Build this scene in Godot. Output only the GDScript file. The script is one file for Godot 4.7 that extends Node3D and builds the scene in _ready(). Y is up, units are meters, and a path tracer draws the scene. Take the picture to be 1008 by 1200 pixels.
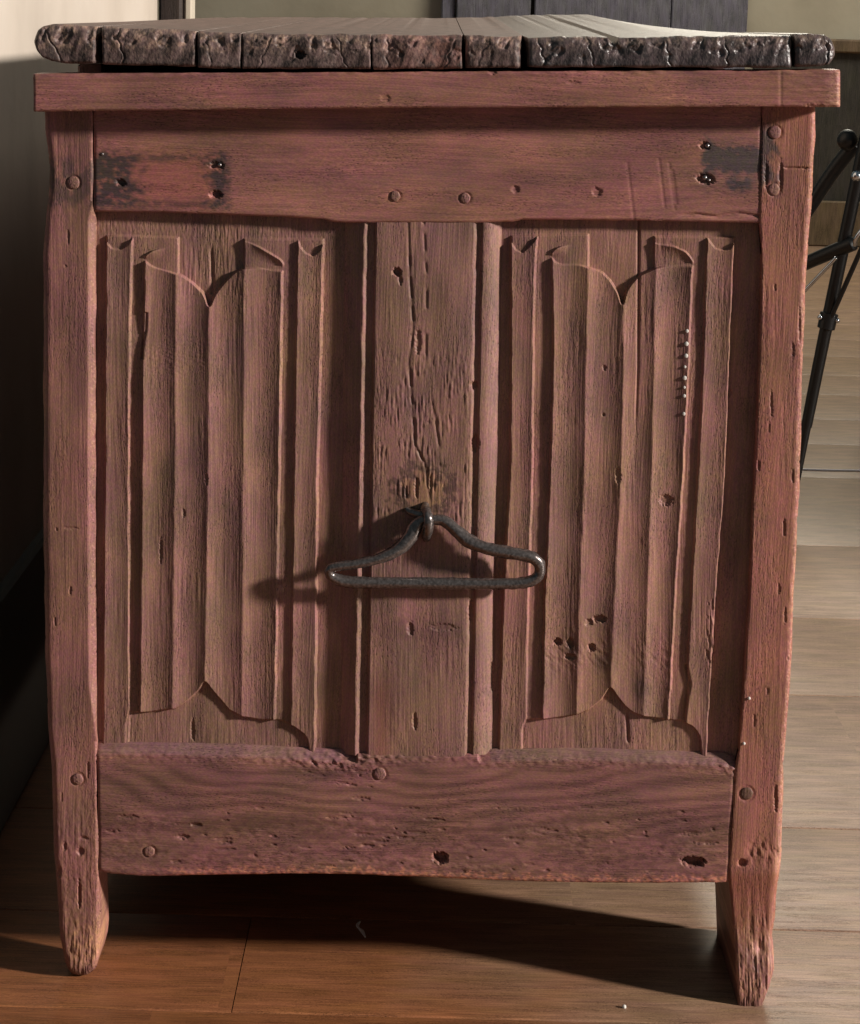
extends Node3D
# The end of an old oak chest with two linenfold panels, standing on a board floor.
# Outlines were measured on the photograph in its own pixels (1008 x 1200); at() puts such a point on a real plane of the chest.

const W := 1008.0
const H := 1200.0
const FOV := 24.0
const EYE_H := 0.8270
const EYE_D := 1.93
const MM := 0.001
var eye := Vector3.ZERO
var turn := Basis()
var focal := 2823.0
var fine := FastNoiseLite.new()
var soft := FastNoiseLite.new()
var rough := FastNoiseLite.new()
var rng := RandomNumberGenerator.new()
var chest: Node3D
var mats := {}
var grain_color: ImageTexture
var grain_relief: ImageTexture
var plain_color: ImageTexture
var end_color: ImageTexture
var end_relief: ImageTexture

func _ready():
	rng.seed = 7
	# ---- camera, surroundings, lamps, exposure ----
	focal = H * 0.5 / tan(deg_to_rad(FOV * 0.5))
	var cam := Camera3D.new()
	cam.name = "camera"
	cam.fov = FOV
	cam.near = 0.05
	cam.far = 60.0
	turn = Basis.from_euler(Vector3(deg_to_rad(-12.0), 0.0, deg_to_rad(1.5)))
	eye = Vector3(0, EYE_H, EYE_D)
	cam.transform = Transform3D(turn, eye)
	add_child(cam)
	cam.current = true
	var env := Environment.new()
	env.background_mode = Environment.BG_COLOR
	env.background_color = Color(0.29, 0.335, 0.35)
	env.background_energy_multiplier = 1.5
	env.tonemap_mode = Environment.TONE_MAPPER_LINEAR
	env.tonemap_exposure = 0.60
	env.sdfgi_enabled = true
	env.ssao_enabled = true
	env.ssil_enabled = true
	var we := WorldEnvironment.new()
	we.name = "surroundings"
	we.environment = env
	add_child(we)
	var key := OmniLight3D.new()      # the bright window or lamp far to the right of the chest
	key.name = "key_lamp"
	key.position = Vector3(11.0, 4.30, 3.60)
	key.light_color = Color(1.0, 0.965, 0.93)
	key.light_energy = 370.0
	key.light_size = 0.50
	key.omni_range = 40.0
	key.omni_attenuation = 2.0
	key.shadow_enabled = true
	add_child(key)
	var room := OmniLight3D.new()     # unseen light, added to brighten the far end of the room
	room.name = "far_room_fill"
	room.position = Vector3(1.2, 3.0, -5.2)
	room.light_color = Color(1.0, 0.97, 0.90)
	room.light_energy = 9.0
	room.light_size = 0.6
	room.omni_range = 40.0
	room.omni_attenuation = 2.0
	room.shadow_enabled = true
	add_child(room)

	noises()
	make_textures()
	make_materials()
	build_setting()
	build_chest()
	build_tripod()
	build_small_things()

# ------------------------------------------------------------------ helpers
func at(u: float, v: float, z: float) -> Vector3:
	var r := turn * Vector3((u - W * 0.5) / focal, (H * 0.5 - v) / focal, -1.0)
	return eye + r * ((z - eye.z) / r.z)

func at_floor(u: float, v: float, y := 0.0) -> Vector3:
	var r := turn * Vector3((u - W * 0.5) / focal, (H * 0.5 - v) / focal, -1.0)
	return eye + r * ((y - eye.y) / r.y)

func pl(a: Array, t: float) -> float:   # a polyline given as [t0, x0, t1, x1, ...]
	if t <= a[0]:
		return a[1]
	var n := a.size()
	var i := 2
	while i < n:
		if t <= a[i]:
			var k: float = (t - a[i - 2]) / maxf(a[i] - a[i - 2], 1e-5)
			return lerpf(a[i - 1], a[i + 1], k)
		i += 2
	return a[n - 1]

func table(a: Array, blur := 2) -> PackedFloat32Array:   # the same, looked up per pixel and slightly smoothed
	var raw := PackedFloat32Array()
	raw.resize(1210)
	for i in 1210:
		raw[i] = pl(a, float(i))
	if blur > 0:
		var out := raw.duplicate()
		for i in range(blur, 1210 - blur):
			var s := 0.0
			for k in range(-blur, blur + 1):
				s += raw[i + k]
			out[i] = s / (2 * blur + 1)
		return out
	return raw

func steep(tb: PackedFloat32Array) -> PackedFloat32Array:   # how much nearer the sloping outline is than its height above a point
	var out := tb.duplicate()
	for i in range(2, 1208):
		var k := (tb[i + 2] - tb[i - 2]) / 4.0
		out[i] = 1.0 / sqrt(1.0 + k * k)
	return out

func look(tb: PackedFloat32Array, x: float) -> float:
	var i := clampi(int(x), 0, 1208)
	return lerpf(tb[i], tb[i + 1], clampf(x - i, 0.0, 1.0))

func st(d: float, w := 0.8) -> float:
	var t := clampf(d / (2.0 * w) + 0.5, 0.0, 1.0)
	return t * t * (3.0 - 2.0 * t)

func tag(o: Node, label := "", category := "", group := "", kind := ""):
	if label != "":
		o.set_meta("label", label)
	if category != "":
		o.set_meta("category", category)
	if group != "":
		o.set_meta("group", group)
	if kind != "":
		o.set_meta("kind", kind)

func put(called: String, mesh: Mesh, mat: Material, parent: Node) -> MeshInstance3D:
	var o := MeshInstance3D.new()
	var base := called
	var taken := {}
	for c in parent.get_children():
		taken[String(c.name)] = true
	var n := 0
	while taken.has(called):
		n += 1
		called = "%s_%03d" % [base, n]
	o.name = called
	o.mesh = mesh
	if mat:
		o.material_override = mat
	parent.add_child(o, true)
	return o

func node(called: String, parent: Node) -> Node3D:
	var o := Node3D.new()
	o.name = called
	parent.add_child(o, true)
	return o

func noises():
	fine.seed = 11
	fine.noise_type = FastNoiseLite.TYPE_SIMPLEX
	fine.frequency = 1.0
	fine.fractal_type = FastNoiseLite.FRACTAL_NONE
	soft.seed = 23
	soft.noise_type = FastNoiseLite.TYPE_SIMPLEX_SMOOTH
	soft.frequency = 1.0
	soft.fractal_type = FastNoiseLite.FRACTAL_NONE
	rough.seed = 5
	rough.noise_type = FastNoiseLite.TYPE_SIMPLEX
	rough.frequency = 1.0
	rough.fractal_type = FastNoiseLite.FRACTAL_FBM
	rough.fractal_octaves = 4

# ------------------------------------------------------------------ textures and materials
func make_textures():
	var n := 1024
	var px := PackedByteArray()
	var hx := PackedByteArray()
	var qx := PackedByteArray()
	px.resize(n * n * 3)
	hx.resize(n * n)
	qx.resize(n * n * 3)
	for j in n:
		var y := 900.0 * j / n            # millimetres along the grain
		for i in n:
			var x := 360.0 * i / n        # millimetres across it
			var wob := soft.get_noise_2d(x / 90.0, y / 420.0) * 14.0
			var ring := soft.get_noise_2d((x + wob) / 5.0, y / 900.0 + 40.0)
			var fib := fine.get_noise_2d((x + wob * 0.3) / 0.8, y / 75.0)
			var fib2 := fine.get_noise_2d((x + wob * 0.5) / 2.3 + 90.0, y / 170.0)
			var blotch := rough.get_noise_2d(x / 55.0 + 7.0, y / 150.0)
			var speck := fine.get_noise_2d(x / 1.6 + 300.0, y / 3.6)
			var dense := smoothstep(-0.4, 0.5, soft.get_noise_2d(x / 25.0 + 70.0, y / 120.0))
			var pore := smoothstep(0.46, 0.8, fine.get_noise_2d(x / 0.9 + 17.0, y / 15.0)) * dense
			var pit := smoothstep(0.80, 0.90, fine.get_noise_2d(x / 2.2 + 51.0, y / 3.1)) * dense
			var fleck := smoothstep(0.55, 0.8, fine.get_noise_2d(x / 3.5 + 210.0, y / 12.0)) * smoothstep(0.0, 0.5, soft.get_noise_2d(x / 40.0 + 30.0, y / 90.0))
			var tone := 1.0 + 0.07 * ring + 0.10 * fib + 0.06 * fib2 + 0.15 * blotch + 0.11 * speck + 0.16 * fleck
			tone *= 1.0 - 0.30 * pore
			tone *= 1.0 - 0.55 * pit
			var hue := 0.5 * soft.get_noise_2d(x / 18.0 + 60.0, y / 70.0) + 0.5 * soft.get_noise_2d(x / 50.0 + 160.0, y / 110.0)
			var k := (j * n + i)
			var mott := fine.get_noise_2d(x / 4.2 + 500.0, y / 7.0)
			var mott2 := fine.get_noise_2d(x / 3.6 + 800.0, y / 6.0)
			tone *= 1.0 + 0.10 * fine.get_noise_2d(x / 0.8 + 900.0, y / 2.2)
			var r := (0.73 + 0.016 * mott2) * tone
			var g := (0.375 + 0.042 * hue + 0.022 * mott) * tone
			var b := (0.305 - 0.028 * hue - 0.024 * mott) * tone
			px[k * 3] = int(255.0 * pow(clampf(r, 0.0, 1.0), 0.4545))
			px[k * 3 + 1] = int(255.0 * pow(clampf(g, 0.0, 1.0), 0.4545))
			px[k * 3 + 2] = int(255.0 * pow(clampf(b, 0.0, 1.0), 0.4545))
			tone += 0.08 * fine.get_noise_2d(x / 1.6 + 33.0, y / 60.0) + 0.10 * smoothstep(0.3, 0.8, fine.get_noise_2d(x / 2.5 + 13.0, y / 90.0))
			tone = 1.0 + (tone - 1.0) * 1.5
			tone *= 1.0 - 0.36 * smoothstep(0.5, 0.8, fine.get_noise_2d(x / 1.3 + 400.0, y / 130.0))
			var q := 0.70 * tone
			qx[k * 3] = int(255.0 * pow(clampf(q, 0.0, 1.0), 0.4545))
			qx[k * 3 + 1] = int(255.0 * pow(clampf(q * (1.0 + 0.04 * hue), 0.0, 1.0), 0.4545))
			qx[k * 3 + 2] = int(255.0 * pow(clampf(q * (1.0 - 0.08 * hue), 0.0, 1.0), 0.4545))
			hx[k] = int(255.0 * clampf(0.66 + 0.07 * speck + 0.13 * fib + 0.10 * fib2 + 0.05 * ring - 0.40 * pore - 0.55 * pit, 0.0, 1.0))
	grain_color = tex(Image.create_from_data(n, n, false, Image.FORMAT_RGB8, px))
	grain_relief = tex(Image.create_from_data(n, n, false, Image.FORMAT_L8, hx))
	plain_color = tex(Image.create_from_data(n, n, false, Image.FORMAT_RGB8, qx))
	var m := 512
	var ex := PackedByteArray()
	var eh := PackedByteArray()
	ex.resize(m * m * 3)
	eh.resize(m * m)
	for j in m:
		for i in m:
			var a := rough.get_noise_2d(i / 60.0, j / 60.0)
			var b := rough.get_noise_2d(i / 9.0 + 40.0, j / 16.0)
			var c := fine.get_noise_2d(i / 3.0 + 9.0, j / 3.0)
			var t := clampf(0.55 + 0.5 * a + 0.35 * b + 0.2 * c, 0.12, 1.0)
			var k := j * m + i
			ex[k * 3] = int(255.0 * pow(0.50 * t + 0.05, 0.4545))
			ex[k * 3 + 1] = int(255.0 * pow((0.38 + 0.05 * b) * t + 0.05, 0.4545))
			ex[k * 3 + 2] = int(255.0 * pow((0.34 + 0.02 * a) * t + 0.05, 0.4545))
			eh[k] = int(255.0 * clampf(0.5 + 0.4 * b + 0.25 * c, 0.0, 1.0))
	end_color = tex(Image.create_from_data(m, m, false, Image.FORMAT_RGB8, ex))
	end_relief = tex(Image.create_from_data(m, m, false, Image.FORMAT_L8, eh))

func tex(im: Image) -> ImageTexture:
	return ImageTexture.create_from_image(im)

func wood(color: Texture2D, tint: Color, relief: Texture2D, scale: float, gloss: float, spec := 0.4) -> StandardMaterial3D:
	var m := StandardMaterial3D.new()
	m.albedo_texture = color
	m.albedo_color = tint
	m.vertex_color_use_as_albedo = true
	m.roughness = gloss
	m.metallic_specular = spec
	if relief:
		m.heightmap_enabled = true
		m.heightmap_texture = relief
		m.heightmap_scale = scale
	return m

func flat(c: Color, r: float, metal := 0.0, spec := 0.5) -> StandardMaterial3D:
	var m := StandardMaterial3D.new()
	m.albedo_color = c
	m.roughness = r
	m.metallic = metal
	m.metallic_specular = spec
	return m

func noise_tex(seed_: int, freq: float, a: Color, b: Color, c: Color) -> NoiseTexture2D:
	var t := NoiseTexture2D.new()
	t.width = 512
	t.height = 512
	t.seamless = true
	var f := FastNoiseLite.new()
	f.seed = seed_
	f.frequency = freq
	f.fractal_octaves = 5
	t.noise = f
	var g := Gradient.new()
	g.set_color(0, a)
	g.set_color(1, c)
	g.add_point(0.5, b)
	t.color_ramp = g
	return t

func make_materials():
	mats.oak = wood(grain_color, Color(1, 1, 1), grain_relief, 0.03, 0.55)
	mats.post = wood(grain_color, Color(1.0, 0.96, 0.95), grain_relief, 0.032, 0.50)
	mats.rail = wood(grain_color, Color(1.0, 0.97, 0.98), grain_relief, 0.026, 0.48)
	mats.panel = wood(grain_color, Color(0.97, 1.0, 0.99), grain_relief, 0.03, 0.54)
	mats.dark_oak = wood(grain_color, Color(0.55, 0.55, 0.55), grain_relief, 0.05, 0.6)
	mats.lid = wood(end_color, Color(1.0, 0.96, 0.95), end_relief, 0.015, 0.55, 0.45)
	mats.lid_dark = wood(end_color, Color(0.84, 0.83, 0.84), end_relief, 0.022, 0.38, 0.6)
	mats.floor = wood(plain_color, Color(0.98, 0.84, 0.73), grain_relief, 0.02, 0.42, 0.45)
	mats.floor_red = wood(plain_color, Color(0.97, 0.83, 0.71), grain_relief, 0.02, 0.40, 0.45)
	mats.floor_pale = wood(plain_color, Color(0.99, 0.85, 0.745), grain_relief, 0.02, 0.44, 0.45)
	mats.grey_plank = wood(plain_color, Color(0.70, 0.69, 0.75), grain_relief, 0.05, 0.6)
	mats.door_dark = wood(plain_color, Color(0.34, 0.29, 0.27), grain_relief, 0.05, 0.6)
	mats.tan = wood(plain_color, Color(0.68, 0.58, 0.46), grain_relief, 0.03, 0.6)
	mats.dado = wood(plain_color, Color(0.42, 0.40, 0.37), grain_relief, 0.03, 0.6)
	var pt := noise_tex(3, 0.006, Color(0.77, 0.74, 0.70), Color(0.83, 0.80, 0.76), Color(0.86, 0.835, 0.80))
	var pb := noise_tex(9, 0.05, Color(0.4, 0.4, 0.4), Color(0.5, 0.5, 0.5), Color(0.62, 0.62, 0.62))
	var pm := flat(Color(0.96, 0.94, 0.92), 0.9)
	pm.albedo_texture = pt
	pm.heightmap_enabled = true
	pm.heightmap_texture = pb
	pm.heightmap_scale = 0.25
	pm.uv1_triplanar = true
	pm.uv1_world_triplanar = true
	pm.uv1_scale = Vector3(0.9, 0.9, 0.9)
	mats.plaster = pm
	var bw := pm.duplicate()
	bw.albedo_color = Color(0.88, 0.87, 0.82)
	mats.back_plaster = bw
	mats.wall_shade = flat(Color(0.42, 0.42, 0.40), 0.8)
	mats.cream = flat(Color(0.80, 0.76, 0.69), 0.7)
	var it := noise_tex(21, 0.04, Color(0.28, 0.25, 0.24), Color(0.43, 0.40, 0.39), Color(0.62, 0.58, 0.57))
	var iron := flat(Color(1, 1, 1), 0.24, 0.6, 0.8)
	iron.albedo_texture = it
	iron.heightmap_enabled = true
	iron.heightmap_texture = pb
	iron.heightmap_scale = 0.06
	iron.uv1_triplanar = true
	iron.uv1_scale = Vector3(14, 14, 14)
	mats.iron = iron
	mats.nail = flat(Color(0.62, 0.60, 0.60), 0.3, 0.9)
	mats.black = flat(Color(0.055, 0.055, 0.06), 0.45)
	mats.chrome = flat(Color(0.80, 0.82, 0.85), 0.2, 1.0)
	mats.cord = flat(Color(0.93, 0.93, 0.97), 0.5)
	mats.white = flat(Color(0.90, 0.88, 0.85), 0.7)

# ------------------------------------------------------------------ a timber with a carved front
# o: L, R (x over y), T, B (y over x) in photo pixels, z (front plane), depth, step (pixels), height (m over u, v), tone (colour over u, v),
# along ("v" or "h", grain), uv (offset), back (optional: world point behind a front point), deep (steps along the depth)
func timber(called: String, parent: Node, mat: Material, o: Dictionary) -> MeshInstance3D:
	var v0: float = pl(o.T, (pl(o.L, 0) + pl(o.R, 0)) * 0.5)
	var v1: float = pl(o.B, (pl(o.L, 1200) + pl(o.R, 1200)) * 0.5)
	var z: float = o.z
	var step: float = o.get("step", 1.6)
	var um: float = absf(pl(o.R, (v0 + v1) * 0.5) - pl(o.L, (v0 + v1) * 0.5))
	var nu := maxi(2, int(um / step))
	var nv := maxi(2, int((v1 - v0) / step))
	var hf: Callable = o.height
	var tf: Callable = o.tone
	var horiz: bool = o.get("along", "v") == "h"
	var off: Vector2 = o.get("uv", Vector2.ZERO)
	var tl := table(o.L, 0)
	var tr := table(o.R, 0)
	var tt := table(o.T, 0)
	var tb := table(o.B, 0)
	var scale: Vector2 = o.get("uvsize", Vector2(0.36, 0.9))
	var rag: float = o.get("rag", 0.5)
	var lift: float = o.get("lift", 0.60)
	var pos := PackedVector3Array()
	var col := PackedColorArray()
	var uvs := PackedVector2Array()
	var pix := PackedVector2Array()
	var clean := PackedVector3Array()
	var row := nu + 1
	for j in nv + 1:
		var t := float(j) / nv
		var vv := lerpf(v0, v1, t)
		var l := look(tl, vv) + rag * (1.0 * soft.get_noise_2d(vv / 60.0, off.x * 50.0) + 2.6 * maxf(0.0, rough.get_noise_2d(vv / 22.0, off.x * 50.0) - 0.38))
		var r := look(tr, vv) + rag * (1.0 * soft.get_noise_2d(vv / 60.0 + 99.0, off.x * 50.0) - 2.6 * maxf(0.0, rough.get_noise_2d(vv / 22.0 + 99.0, off.x * 50.0) - 0.38))
		for i in row:
			var u := lerpf(l, r, float(i) / nu)
			var v := lerpf(look(tt, u) + rag * soft.get_noise_2d(u / 30.0, off.y * 60.0 + 7.0), look(tb, u) + rag * (soft.get_noise_2d(u / 50.0 + 55.0, off.y * 60.0) - 2.0 * maxf(0.0, rough.get_noise_2d(u / 20.0 + 55.0, off.y * 60.0) - 0.35)), t)
			var p := at(u, v, z)
			p.z += hf.call(u, v)
			pos.append(p)
			pix.append(Vector2(u, v))
			if i == 0 or i == nu or j == 0 or j == nv:
				var cu := lerpf(look(tl, vv), look(tr, vv), float(i) / nu)
				clean.append(at(cu, lerpf(look(tt, cu), look(tb, cu), t), z))
			else:
				clean.append(p)
			var c: Color = tf.call(u, v)
			col.append(Color(minf(c.r * lift, 1.0), minf(c.g * lift, 1.0), minf(c.b * lift, 1.0)))
			uvs.append(uv_of(p.x, p.y, horiz, off, scale))
	var nor := PackedVector3Array()
	nor.resize(pos.size())
	for j in nv + 1:
		for i in row:
			var a := pos[j * row + mini(i + 1, nu)] - pos[j * row + maxi(i - 1, 0)]
			var b := pos[maxi(j - 1, 0) * row + i] - pos[mini(j + 1, nv) * row + i]
			nor[j * row + i] = a.cross(b).normalized()
	var idx := PackedInt32Array()
	for j in nv:
		for i in nu:
			var a := j * row + i
			idx.append_array([a, a + 1, a + row + 1, a, a + row + 1, a + row])
	# the faces that run back from the edge of the front
	var loop := PackedInt32Array()
	for i in nu:
		loop.append(i)
	for j in nv:
		loop.append(j * row + nu)
	for i in nu:
		loop.append(nv * row + nu - i)
	for j in nv:
		loop.append((nv - j) * row)
	var deep := 1
	var backf = o.get("back", null)
	var depth = o.depth
	var centre := at((pl(o.L, (v0 + v1) * 0.5) + pl(o.R, (v0 + v1) * 0.5)) * 0.5, (v0 + v1) * 0.5, z)
	var rings: Array = []
	var cuts := [0.0, 0.06, 0.25, 1.0] if backf == null else [0.0, 0.012, 0.04, 0.1, 0.2, 0.3, 0.4, 0.5, 0.6, 0.7, 0.8, 0.9, 1.0]
	deep = cuts.size() - 1
	for d in deep + 1:
		var ring := PackedVector3Array()
		for k in loop.size():
			var f := pos[loop[k]]
			var c := clean[loop[k]]
			var b: Vector3
			if backf != null:
				b = backf.call(pix[loop[k]], c)
			elif depth is Callable:
				b = Vector3(c.x, c.y, z - depth.call(pix[loop[k]]))
			else:
				b = Vector3(c.x, c.y, z - depth)
			var e := Vector3(c.x, c.y, f.z).lerp(f, exp(-float(d) * 1.6) if d < deep else 0.0)
			if backf != null and d > 0:
				e.x = lerpf(e.x, b.x, minf(1.0, cuts[d] / 0.04))
				e.y = lerpf(e.y, b.y, cuts[d])
				e.z = lerpf(e.z, b.z, cuts[d])
				ring.append(e)
			else:
				ring.append(e.lerp(b, cuts[d]))
		rings.append(ring)
	var m := loop.size()
	var s := pos.size()
	for d in deep + 1:
		for k in m + 1:
			var kk := k % m
			var p: Vector3 = rings[d][kk]
			var prev: Vector3 = rings[d][(kk - 1 + m) % m]
			var next: Vector3 = rings[d][(kk + 1) % m]
			var fore: Vector3 = rings[maxi(d - 1, 0)][kk]
			var aft: Vector3 = rings[mini(d + 1, deep)][kk]
			var nn := (fore - aft).cross(next - prev)
			if backf != null and (kk == 0 or kk == nu):   # keep the top of the lid flat up to its edge
				nn = (fore - aft).cross(next - p if kk == 0 else p - prev)
			if nn.length() < 1e-12:
				nn = p - centre
			nn = nn.normalized()
			if nn.dot(Vector3(p.x - centre.x, p.y - centre.y, 0)) < 0 and backf == null and d > 0:
				nn = -nn
			pos.append(p)
			nor.append(nn)
			col.append(col[loop[kk]] if d == 0 or not o.has("side_tone") else o.side_tone)
			uvs.append(uv_of(p.x - (z - p.z) * 0.9, p.y - (z - p.z) * 0.7, horiz, off, scale))
	for d in deep:
		for k in m:
			var a := s + d * (m + 1) + k
			var b := a + m + 1
			idx.append_array([a, b, b + 1, a, b + 1, a + 1])
	# the far end
	var e := pos.size()
	var mid := Vector3.ZERO
	for k in m:
		mid += rings[deep][k]
	mid /= m
	pos.append(mid)
	nor.append(Vector3(0, 0, -1))
	col.append(col[0])
	uvs.append(Vector2.ZERO)
	for k in m:
		pos.append(rings[deep][k])
		nor.append(Vector3(0, 0, -1))
		col.append(col[0])
		uvs.append(Vector2.ZERO)
	for k in m:
		idx.append_array([e, e + 1 + (k + 1) % m, e + 1 + k])
	return put(called, arrays(pos, nor, uvs, col, idx), mat, parent)

func uv_of(x: float, y: float, horiz: bool, off: Vector2, scale: Vector2) -> Vector2:
	if horiz:
		return Vector2((-y) / scale.x + off.x, x / scale.y + off.y)
	return Vector2(x / scale.x + off.x, -y / scale.y + off.y)

func arrays(pos: PackedVector3Array, nor: PackedVector3Array, uvs: PackedVector2Array, col: PackedColorArray, idx: PackedInt32Array) -> ArrayMesh:
	var a := []
	a.resize(Mesh.ARRAY_MAX)
	a[Mesh.ARRAY_VERTEX] = pos
	a[Mesh.ARRAY_NORMAL] = nor
	a[Mesh.ARRAY_TEX_UV] = uvs
	if col.size() == pos.size():
		a[Mesh.ARRAY_COLOR] = col
	a[Mesh.ARRAY_INDEX] = idx
	var m := ArrayMesh.new()
	m.add_surface_from_arrays(Mesh.PRIMITIVE_TRIANGLES, a)
	return m

func round_edge(d: float, r: float) -> float:   # how far an edge of radius r (pixels) drops at d pixels inside it
	if d >= r:
		return 0.0
	var k := r - maxf(d, 0.0)
	return (r - sqrt(maxf(r * r - k * k, 0.0))) * 0.00069

func dents(list: Array, u: float, v: float) -> float:   # [u, v, radius u, radius v, depth mm]
	var h := 0.0
	for d in list:
		var a: float = (u - d[0]) / d[2]
		var b: float = (v - d[1]) / d[3]
		var q := a * a + b * b
		if q < 2.2:
			q += 0.55 * fine.get_noise_2d(u / 3.5, v / 4.5) * minf(q, 1.0)
			h -= d[4] * MM * (1.0 - smoothstep(0.45, 1.6, q))
	return h

func checks(seed_: int, n: int, u0: float, u1: float, v0: float, v1: float, upright: bool) -> Array:   # short drying cracks and worm holes
	var g := RandomNumberGenerator.new()
	g.seed = seed_
	var out := []
	for i in n:
		var a := g.randf_range(3.0, 12.0) * (1.0 if g.randf() < 0.7 else 0.25)
		var b := g.randf_range(0.55, 1.1)
		var d := g.randf_range(0.5, 1.3)
		var u := g.randf_range(u0, u1)
		var v := g.randf_range(v0, v1)
		out.append([u, v, b, a, d] if upright else [u, v, a, b, d])
	return out

func peg_rings(list: Array, u: float, v: float) -> float:
	var h := 0.0
	for d in list:
		var q: float = Vector2(u - d[0], v - d[1]).length() - d[2]
		if q < 2.4:
			h = minf(h, -0.0005 * (1.0 - smoothstep(0.4, 2.0, q)))
	return h

func shade(k: float) -> Color:
	return Color(k, k, k)

# ------------------------------------------------------------------ the chest
func build_chest():
	chest = node("chest", self)
	tag(chest, "worn reddish oak chest seen end on, with two linenfold panels and an iron handle", "chest")
	left_post()
	right_post()
	top_rail()
	bottom_rail()
	muntin()
	linenfold_left()
	linenfold_right()
	cleat()
	lid()
	carcass()
	handle()

func grain_v(u: float, v: float, k: float) -> float:
	var m := smoothstep(-0.1, 0.6, soft.get_noise_2d(u / 38.0 + k, v / 110.0))
	return MM * (0.02 * fine.get_noise_2d(u / 2.6 + k, v / 110.0) + 0.12 * m * fine.get_noise_2d(u / 3.6 + k, v / 140.0) + 0.10 * m * rough.get_noise_2d(u / 7.0 + k, v / 30.0) + 0.5 * soft.get_noise_2d(u / 60.0 + k, v / 170.0))

func grain_h(u: float, v: float, k: float) -> float:
	var m := smoothstep(-0.1, 0.6, soft.get_noise_2d(u / 120.0 + k, v / 38.0))
	return MM * (0.03 * fine.get_noise_2d(v / 2.6 + k, u / 110.0) + 0.12 * m * fine.get_noise_2d(v / 3.6 + k, u / 110.0) + 0.07 * m * rough.get_noise_2d(v / 7.0 + k, u / 26.0) + 0.4 * soft.get_noise_2d(v / 60.0 + k, u / 170.0))

func worn(c: Color, u: float, v: float, k: float, across := false) -> Color:   # patches where the red has faded, greyed or grown dark with handling
	if across:
		var w := u
		u = v
		v = w
	var a := rough.get_noise_2d(u / 75.0 + k, v / 150.0)
	var b := rough.get_noise_2d(u / 22.0 + k + 40.0, v / 90.0)
	c = c * (1.0 + 0.16 * a + 0.07 * b)
	c = c.lerp(Color(0.40, 0.47, 0.50) * (c.r * 1.1), 0.22 * smoothstep(0.10, 0.55, b - 0.3 * a))
	return Color(c.r * (1.0 + 0.06 * a), c.g, c.b)

func left_post():
	var L := [0, 51, 125, 51, 150, 52, 175, 55, 200, 57, 220, 57, 260, 52, 300, 49, 340, 50, 600, 50, 760, 52, 850, 55, 900, 59, 950, 61, 1000, 62, 1050, 66, 1100, 69, 1130, 75, 1147, 82]
	var R := [0, 109, 125, 109, 240, 108.5, 256, 111, 600, 110.5, 860, 112, 870, 113, 1020, 114.5, 1050, 115.5, 1090, 117, 1105, 117.5, 1120, 116, 1135, 112, 1147, 102]
	var tl := table(L, 3)
	var tr := table(R, 3)
	var pegs := [[86, 214, 8], [91, 913, 7.5]]
	var pits := checks(17, 8, 56, 106, 270, 1010, true) + [[84, 619, 9, 1.4, 0.6], [93, 1048, 1.6, 15, 2.2], [94, 998, 3.5, 5, 1.5], [98, 982, 5, 2, 1.0], [76, 992, 1.8, 5, 1.0], [70, 1022, 2, 6, 1.2]]
	var height := func(u: float, v: float) -> float:
		var l := u - look(tl, v)
		var r := look(tr, v) - u
		var h := grain_v(u, v, 3.0) - round_edge(l, 9.0)
		if v > 236 and v < 868:
			var bev := 7.5 * smoothstep(236, 262, v) * (1.0 - smoothstep(790, 868, v))
			h -= clampf((bev - r) * 0.0007, 0.0, 0.006)
		else:
			h -= round_edge(r, 2.5 + 5.0 * smoothstep(1030, 1080, v))
		var worn := smoothstep(1040, 1120, v)
		h += MM * worn * (0.3 * fine.get_noise_2d(u / 2.6, v / 40.0) + 0.6 * rough.get_noise_2d(u / 14.0, v / 34.0 + 50.0) - 0.6)
		h -= round_edge(1147 - v, 16.0) * 0.8
		h += MM * 0.3 * smoothstep(900, 980, v) * rough.get_noise_2d(u / 8.0 + 20.0, v / 24.0)
		return h + dents(pits, u, v) + peg_rings(pegs, u, v)
	var tone := func(u: float, v: float) -> Color:
		var c := worn(Color(0.74, 0.74, 0.74), u, v, 3.0)
		var n := rough.get_noise_2d(u / 30.0, v / 40.0 + 9.0)
		var iron := smoothstep(0.0, 0.5, n + 0.55) * smoothstep(182, 196, v + 8 * n) * (1.0 - smoothstep(236, 246, v + 8 * n))
		c = c.lerp(Color(0.26, 0.36, 0.40), 0.75 * iron)
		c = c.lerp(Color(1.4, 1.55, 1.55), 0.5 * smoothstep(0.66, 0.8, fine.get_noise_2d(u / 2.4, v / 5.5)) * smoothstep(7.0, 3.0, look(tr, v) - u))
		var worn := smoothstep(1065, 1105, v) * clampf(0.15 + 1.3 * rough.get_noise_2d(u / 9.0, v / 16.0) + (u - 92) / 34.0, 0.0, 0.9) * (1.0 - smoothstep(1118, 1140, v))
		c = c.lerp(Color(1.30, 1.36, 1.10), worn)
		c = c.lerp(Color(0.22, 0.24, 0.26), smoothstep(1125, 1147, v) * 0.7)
		return c
	var shank := func(q: Vector2) -> float:
		return 0.15 - 0.095 * smoothstep(1010, 1022, q.y)
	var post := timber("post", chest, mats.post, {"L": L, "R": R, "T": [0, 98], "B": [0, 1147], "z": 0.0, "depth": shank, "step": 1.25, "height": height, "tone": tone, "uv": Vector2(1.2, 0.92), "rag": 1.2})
	for p in pegs:
		peg(post, p[0], p[1], p[2] - 0.6, 0.0, false)

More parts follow.
